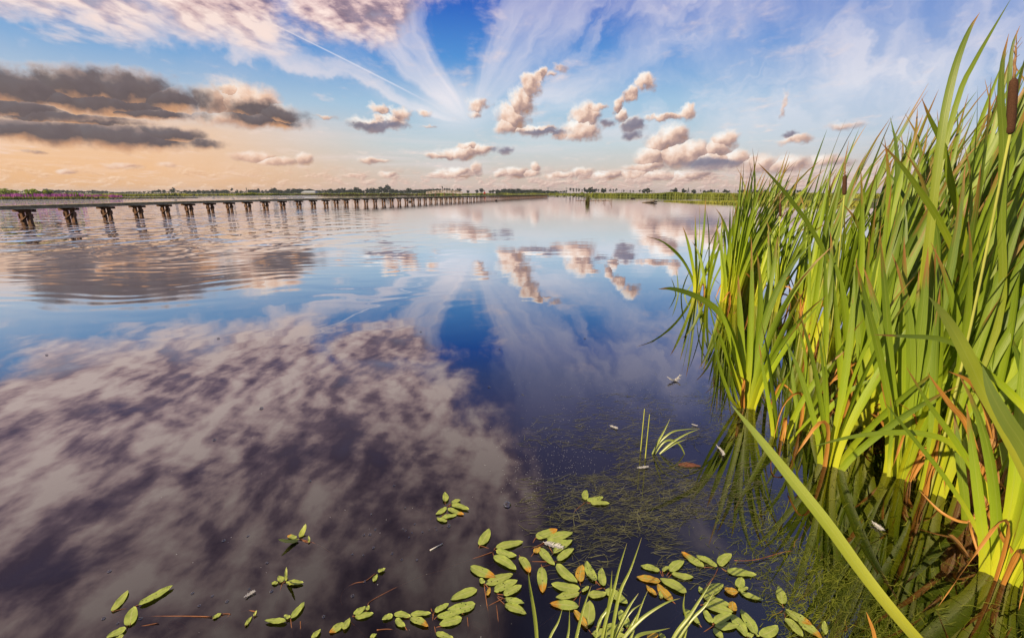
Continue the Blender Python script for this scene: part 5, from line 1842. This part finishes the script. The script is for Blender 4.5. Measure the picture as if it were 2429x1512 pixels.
gr = empty('grass_clump', ground(1450, 1530), 'clump of narrow grass blades rising from the water at the bottom edge', 'grass clump')
for z, w in (([(450, 400), (330, 740), (220, 980), (150, 1300), (110, 1600)], .0085), ([(290, 460), (210, 720), (140, 1000), (50, 1350), (0, 1620)], .008), ([(130, 755), (110, 1000), (70, 1300), (40, 1620)], .007),
             ([(205, 945), (130, 1080), (60, 1200), (0, 1300), (-60, 1560)], .007), ([(415, 1000), (330, 1120), (240, 1280), (150, 1450), (90, 1620)], .009), ([(445, 1115), (340, 1190), (250, 1310), (170, 1490), (130, 1620)], .008),
             ([(515, 970), (440, 1150), (380, 1330), (330, 1490), (300, 1620)], .007), ([(865, 1055), (720, 1100), (520, 1220), (380, 1340), (250, 1490), (190, 1620)], .009), ([(1230, 985), (1130, 1140), (980, 1290), (870, 1450), (800, 1620)], .009),
             ([(1200, 880), (1090, 1050), (960, 1250), (830, 1420), (720, 1620)], .009), ([(915, 1000), (900, 1150), (935, 1300), (905, 1490), (880, 1620)], .008), ([(755, 1375), (600, 1410), (450, 1440), (360, 1500), (300, 1620)], .009),
             ([(430, 1180), (350, 1320), (300, 1420), (200, 1620)], .006), ([(160, 1180), (60, 1240), (0, 1290), (-40, 1420)], .006)):
    grass_blade(gr, z, 'P4', (1.03, 1.0), w)
g2 = empty('grass_clump', ground(1272, 1530), 'few thin grass blades, leftmost one standing by itself among leaves', 'grass clump')
for z, w in (([(790, 850), (800, 960), (840, 1200), (868, 1420), (880, 1640)], .010), ([(1135, 1210), (1090, 1350), (1020, 1480), (960, 1640)], .006), ([(1205, 1210), (1200, 1400), (1185, 1512), (1170, 1640)], .006), ([(1425, 980), (1340, 1230), (1280, 1480), (1250, 1640)], .008)):
    grass_blade(g2, z, 'P3', (1.03, 1.0), w)
Y0 = ground(1548, 1076).y
sg = empty('sedge_tuft', ground(1548, 1076), 'small sedge tuft with arching blades in the floating weed', 'sedge tuft')
for z in ([(1590, 991), (1576, 1020), (1560, 1050), (1549, 1078)], [(1660, 1015), (1624, 1018), (1596, 1023), (1572, 1040), (1557, 1058), (1546, 1078)], [(1660, 1016), (1625, 1030), (1590, 1052), (1566, 1074)],
          [(1629, 1106), (1625, 1080), (1612, 1054), (1592, 1043), (1572, 1050), (1552, 1078)], [(1628, 1041), (1604, 1050), (1583, 1062), (1564, 1076)]):
    grass_blade(sg, z, None, (Y0, Y0), .0095)
for a, b, lb in (((1529, 969), (1520, 1068), 'taller of two bare green stalks left of the sedge tuft'), ((1541, 982), (1531, 1085), 'shorter of two bare green stalks left of the sedge tuft')):
    g = ground(*b)
    q = at_y(a[0], a[1], g.y) - g
    mb = MB()
    mb.tube([(-q.x * .2, 0, -.1), (0, 0, 0), (q.x * .45, 0, q.z * .5), tuple(q)], .0042, .002, 6)
    o = mb.build('sedge_stalk', M_STEM)
    o.location = g
    tag(o, lb, 'stalk', 'bare stalks by the sedge tuft')

# ------------------------------------------------------------------ weed: floating, sunken
def strand(mb, p, a, L, w, bend, tilt=0.0, r=rp):
    d = Vector((cos(a), sin(a), 0))
    n = Vector((-d.y, d.x, 0))
    vs, fs = [], []
    for i in range(4):
        t = i / 3
        c = Vector(p) + d * L * (t - .5) + n * (bend * L * (t - .5) ** 2 * 4) + Vector((0, 0, tilt * L * t))
        ww = w * (1 - .6 * t)
        vs += [tuple(c - n * ww / 2), tuple(c + n * ww / 2)]
        if i:
            k = i * 2
            fs.append((k - 2, k - 1, k + 1, k))
    mb.add(vs, fs)


M_WEEDF = green_mat('floating_weed', (0.06, 0.065, 0.035), (0.24, 0.24, 0.12), 9.0, 0.2)
M_WEEDS = green_mat('sunken_weed', (0.05, 0.055, 0.008), (0.32, 0.34, 0.04), 7.0, 0.2)
M_WEEDB = green_mat('sunken_weed_brown', (0.07, 0.035, 0.010), (0.36, 0.19, 0.05), 5.0, 0.1)
mb = MB()
k = 0
while k < 2900:
    px, py = rp.uniform(1240, 1830), rp.uniform(930, 1400)
    if px < 1240 or px > 1820 or py < 930 or py > 1420:
        continue
    dd = ((px - 1545) / 260) ** 2 + ((py - 1130) / 185) ** 2
    if rp.random() > exp(-1.1 * dd):
        continue
    g = ground(px, py, .0015)
    if mnoise.noise(Vector((g.x * 3.2, g.y * 3.2, 0))) < -.18:
        continue
    strand(mb, g, rp.gauss(0.05, .32) if rp.random() < .8 else rp.uniform(0, pi), rp.uniform(.02, .10), rp.uniform(.0009, .0024), rp.uniform(-.18, .18), rp.choice((0, 0, 0, .02, .35)) * rp.random())
    k += 1
tag(mb.build('floating_weed', M_WEEDF, smooth=False), kind='stuff')


def sunken(name, m_, n, zr, seed, dens):
    r = random.Random(seed)
    mb = MB()
    k = 0
    while k < n:
        px, py = r.uniform(1640, 2700), r.uniform(880, 1640)
        lim = 1660 + max(0, (py - 1050)) * .42
        if px < lim + r.gauss(0, 45):
            continue
        z = -r.uniform(*zr)
        g = ground(px, py, z)
        if mnoise.noise(Vector((g.x * 2.4 + seed, g.y * 2.4, 0))) < dens:
            continue
        strand(mb, g, r.uniform(0, 2 * pi), r.uniform(.02, .075), r.uniform(.0012, .0034), r.uniform(-.3, .3), r.uniform(-.5, .35), r)
        k += 1
    return tag(mb.build(name, m_, smooth=False), kind='stuff')


sunken('submerged_weed', M_WEEDS, 36000, (.002, .05), 5, -.34)
sunken('submerged_dead_weed', M_WEEDB, 14000, (.006, .12), 9, -.05)

M_MOSS = green_mat('mossy_weed', (0.03, 0.04, 0.005), (0.26, 0.30, 0.03), 6.0, 0.25)
mb = MB()
k = 0
rm = random.Random(31)
while k < 5200:
    t = rm.random()
    px, py = 1700 + 330 * t ** .8 + rm.gauss(0, 62 + 60 * t), 930 + 580 * t + rm.gauss(0, 40)
    g = ground(px, py, -.0015 + .003 * rm.random())
    if mnoise.noise(Vector((g.x * 4.0, g.y * 4.0, 4.4))) < -.10:
        continue
    strand(mb, g, rm.gauss(.4, .7) if rm.random() < .6 else rm.uniform(0, pi), rm.uniform(.012, .05), rm.uniform(.0007, .0020), rm.uniform(-.25, .25), rm.choice((0, 0, .1, .5)) * rm.random())
    k += 1
tag(mb.build('mossy_weed', M_MOSS, smooth=False), kind='stuff')

# specks and froth on the surface
m_, T_ = mat('froth')
b_ = T_.node('ShaderNodeBsdfPrincipled')
b_.inputs['Base Color'].default_value = (.45, .45, .44, 1)
b_.inputs['Roughness'].default_value = .35
M_FROTH = finish(m_, b_.outputs[0])
mb = MB()
for i in range(1090):
    if i < 650:
        px, py = rp.gauss(1320, 75), rp.gauss(1080, 70)
    elif i < 1000:
        px, py = rp.uniform(1300, 1700), rp.uniform(900, 1000)
    else:
        px, py = rp.uniform(-50, 1900), rp.uniform(700, 1560)
    g = ground(px, py, 0)
    s = rp.uniform(.0006, .0017)
    n = 6
    top = (g.x, g.y, s * .8)
    vs = [top] + [(g.x + s * cos(2 * pi * q / n), g.y + s * sin(2 * pi * q / n), 0.0004) for q in range(n)]
    mb.add(vs, [(0, 1 + q, 1 + (q + 1) % n) for q in range(n)])
tag(mb.build('froth_specks', M_FROTH), kind='stuff')

# bubbles
m_, T_ = mat('bubble_film')
fr_ = T_.node('ShaderNodeFresnel')
fr_.inputs['IOR'].default_value = 1.35
g_ = T_.node('ShaderNodeBsdfGlossy')
g_.inputs['Roughness'].default_value = .03
t_ = T_.node('ShaderNodeBsdfTransparent')
t_.inputs['Color'].default_value = (.86, .86, .88, 1)
x_ = T_.node('ShaderNodeMixShader')
T_._set(x_.inputs[0], T_.mr(fr_.outputs[0], 0, .5, .10, 1.0))
T_.l.new(t_.outputs[0], x_.inputs[1])
T_.l.new(g_.outputs[0], x_.inputs[2])
M_BUB = finish(m_, x_.outputs[0])


def dome():
    bm = bmesh.new()
    bmesh.ops.create_uvsphere(bm, u_segments=16, v_segments=10, radius=1)
    bmesh.ops.bisect_plane(bm, geom=bm.verts[:] + bm.edges[:] + bm.faces[:], plane_co=(0, 0, 0), plane_no=(0, 0, 1), clear_inner=True)
    me = bpy.data.meshes.new('bubble')
    bm.to_mesh(me)
    bm.free()
    me.materials.append(M_BUB)
    me.polygons.foreach_set('use_smooth', [True] * len(me.polygons))
    return me


DOME = dome()


def bubble(px, py, r, lb, grp):
    o = bpy.data.objects.new('bubble', DOME)
    COL.objects.link(o)
    o.location = ground(px, py) + Vector((0, 0, .0005))
    o.scale = (r, r, r * .8)
    return tag(o, lb, 'bubble', grp)


c2 = ZOOM['P2']
c1 = ZOOM['P1']
bubble(1203, 1197, .017, 'large clear bubble with a bright rim on dark water above the leaf raft', None)
bubble(*c2(1755, 447)[:2], .0085, 'round bubble below the lone star of leaves, biggest of its chain', None)
for z in ((1700, 450), (1455, 430), (1350, 475), (1375, 487), (1525, 500), (1580, 483), (1650, 483), (1595, 385), (1640, 460), (1430, 505), (1405, 548)):
    bubble(*c2(*z)[:2], rp.uniform(.003, .0048), 'tiny bubble in the chain trailing left from the lone star of leaves', 'chain of tiny bubbles')
for z in ((1370, 288), (1105, 478), (1090, 640), (905, 695), (1000, 706), (1340, 745), (1475, 748), (1070, 345), (1005, 528), (1060, 522), (1015, 937), (905, 1065), (650, 1248), (150, 773), (530, 52), (190, 1022), (1270, 90), (1255, 690)):
    bubble(*c2(*z)[:2], rp.uniform(.0038, .0062), 'small bubble scattered on the cloudy reflection left of the leaf raft', 'scattered bubbles left of the raft')
for z in ((2190, 533), (1975, 577), (965, 847), (1700, 1040), (2005, 1112), (1760, 1150), (1040, 1305), (915, 1262), (1240, 1265), (2200, 1000), (2395, 1022), (1875, 1065)):
    bubble(*c1(*z)[:2], rp.uniform(.0042, .0068), 'small bubble around the ragged leaves in the lower left water', 'bubbles in the lower left water')
for px, py in ((111, 842), (518, 803), (998, 787), (1160, 918), (1387, 803), (620, 968), (508, 1043), (1185, 828)):
    bubble(px, py, rp.uniform(.008, .013), 'pale bubble alone far out on the smooth water', 'far-out bubbles')

# feathers
m_, T_ = mat('white_down')
u_, v_, _w = T_.sep(uv_node(T_))
bars = T_.noise(T_.comb(T_.m('MULTIPLY', u_, 2.0), T_.m('MULTIPLY', v_, 46.0), 0.0), 1.0, 3.0, .6)
M_FEATHER = leaf_shader(m_, T_, T_.ramp(bars, [(.3, (.55, .54, .52)), (.65, (.86, .85, .83))]), .35, .03, .5, (1, 1, 1))


def feather(p0, p1, wpx, curl, lb, lift=.5, seed=0):
    r = random.Random(seed)
    a, b = ground(*p0), ground(*p1)
    root = empty('feather', a, lb, 'feather', 'white feathers on the water')
    ax = b - a
    L = ax.length
    ax.normalize()
    sd_ = Vector((-ax.y, ax.x, 0))
    zc = a.y * CS + H * SN
    W_ = wpx * zc / FP
    line = []
    for i in range(13):
        s = i / 12
        line.append(ax * L * s + sd_ * (curl * L * sin(pi * s)) + Vector((0, 0, .006 + lift * L * (2 * s - 1) ** 2 * .35)))
    vane = MB()
    for k in range(120):
        s = r.uniform(.08, 1.0)
        i = min(11, int(s * 12))
        p = line[i].lerp(line[i + 1], s * 12 - i)
        side = r.choice((-1, 1))
        ln = W_ * (.35 + .9 * sin(pi * min(1, s * .9 + .05)) ** .6) * r.uniform(.6, 1.1) * .5
        q = p + sd_ * side * ln + ax * ln * r.uniform(.4, .9) + Vector((0, 0, r.uniform(-.002, .35 * ln)))
        q.z = max(q.z, .002)
        wv_ = ax * (L * .028)
        vane.add([tuple(p - wv_), tuple(p + wv_), tuple(q + wv_ * .5), tuple(q - wv_ * .3)], [(0, 1, 2, 3)], [(.5, s), (.5, s), (1, s), (1, s)])
    vane.build('vane', M_FEATHER, root, False)
    sh_ = MB()
    sh_.tube([tuple(p) for p in line], .0011, .0005, 5)
    sh_.build('shaft', M_FEATHER, root)
    return root


feather((1581, 905), (1612, 900), 11, -.12, 'curved white feather floating left of the reed reflections', .9, 1)
feather((1288, 1289), (1335, 1303), 13, .05, 'fluffy white feather lying on the overlapping pondweed leaves', .15, 2)
feather((2066, 1240), (2092, 1262), 11, .1, 'downy white feather over the dark weed under the long slanting blade', .4, 3)
feather((580, 1419), (605, 1404), 8, .05, 'flat white feather on the cloudy lower left water', .1, 4)
feather((1988, 1061), (2012, 1072), 5, .3, 'thin curled white feather at the foot of the V-shaped cattail', .6, 5)
feather((1446, 1011), (1464, 1018), 8, .05, 'small pale feather on the floating weed above the sedge tuft', .1, 6)
feather((1511, 1112), (1538, 1109), 7, .05, 'grey-white feather on the floating weed below the bare stalks', .1, 7)
feather((1698, 1060), (1714, 1085), 6, .15, 'ragged pale feather right of the sedge tuft', .3, 8)
feather((1640, 1008), (1655, 1012), 4, .1, 'tiny white feather near the reed reflections', .3, 9)
# brown dead leaf in the weed
g = ground(1628, 1100)
rt = empty('dead_leaf', g, 'crumpled purple-brown dead leaf floating in the weed under the sedge arch', 'dead leaf')
ZOOM['D'] = lambda x, y: (x, y, 1.0)
pond_leaf(rt, ('D', 1608, 1102, 1663, 1104, 12), 'rot', z=.004).name = 'blade'
# straw and twigs
mb = MB()
a, b = ground(1020, 1304, .003), ground(1050, 1288, .003)
mb.tube([tuple(a), tuple(b)], .0022, .0018, 6)
tag(mb.build('straw', M_FEATHER), 'short pale straw floating on dark water left of the leaf raft', 'straw')
mb = MB()
pts = [ground(1742 + 139 * t, 1328 - 18 * t + 5 * sin(t * 5), .006) for t in [i / 12 for i in range(13)]]
mb.tube([tuple(p) for p in pts], .0010, .0020, 6)
tag(mb.build('twig', M_PSTEM), 'thin brown twig lying on the water below the long slanting blade', 'twig')
a, b, c = ground(2253, 1265, .01), ground(2275, 1288, .012), ground(2300, 1320, .004)
mb = MB()
mb.ribbon(spline([a, b, c], 10), [.016, .022, .024, .024, .022, .02, .016, .012, .008, .004, .002], [Vector((.1, -.2, 1)).normalized()] * 11, .25)
tag(mb.build('dead_leaf', M_SHEATH), 'short broken piece of dead reed leaf floating in brown water', 'dead leaf')
# ------------------------------------------------------------------ the air over the lake
m, T = mat('air')
pv = T.node('ShaderNodeVolumePrincipled')
pv.inputs['Color'].default_value = (0.72, 0.82, 1.0, 1)
pv.inputs['Density'].default_value = 0.00012
pv.inputs['Anisotropy'].default_value = 0.2
o_ = m.node_tree.nodes.new('ShaderNodeOutputMaterial')
m.node_tree.links.new(pv.outputs[0], o_.inputs['Volume'])
mb = MB()
mb.box((0, 2700, 13.2), (14000, 5600, 29.8))
hz_o = mb.build('haze', m, None, False)
tag(hz_o, kind='stuff')
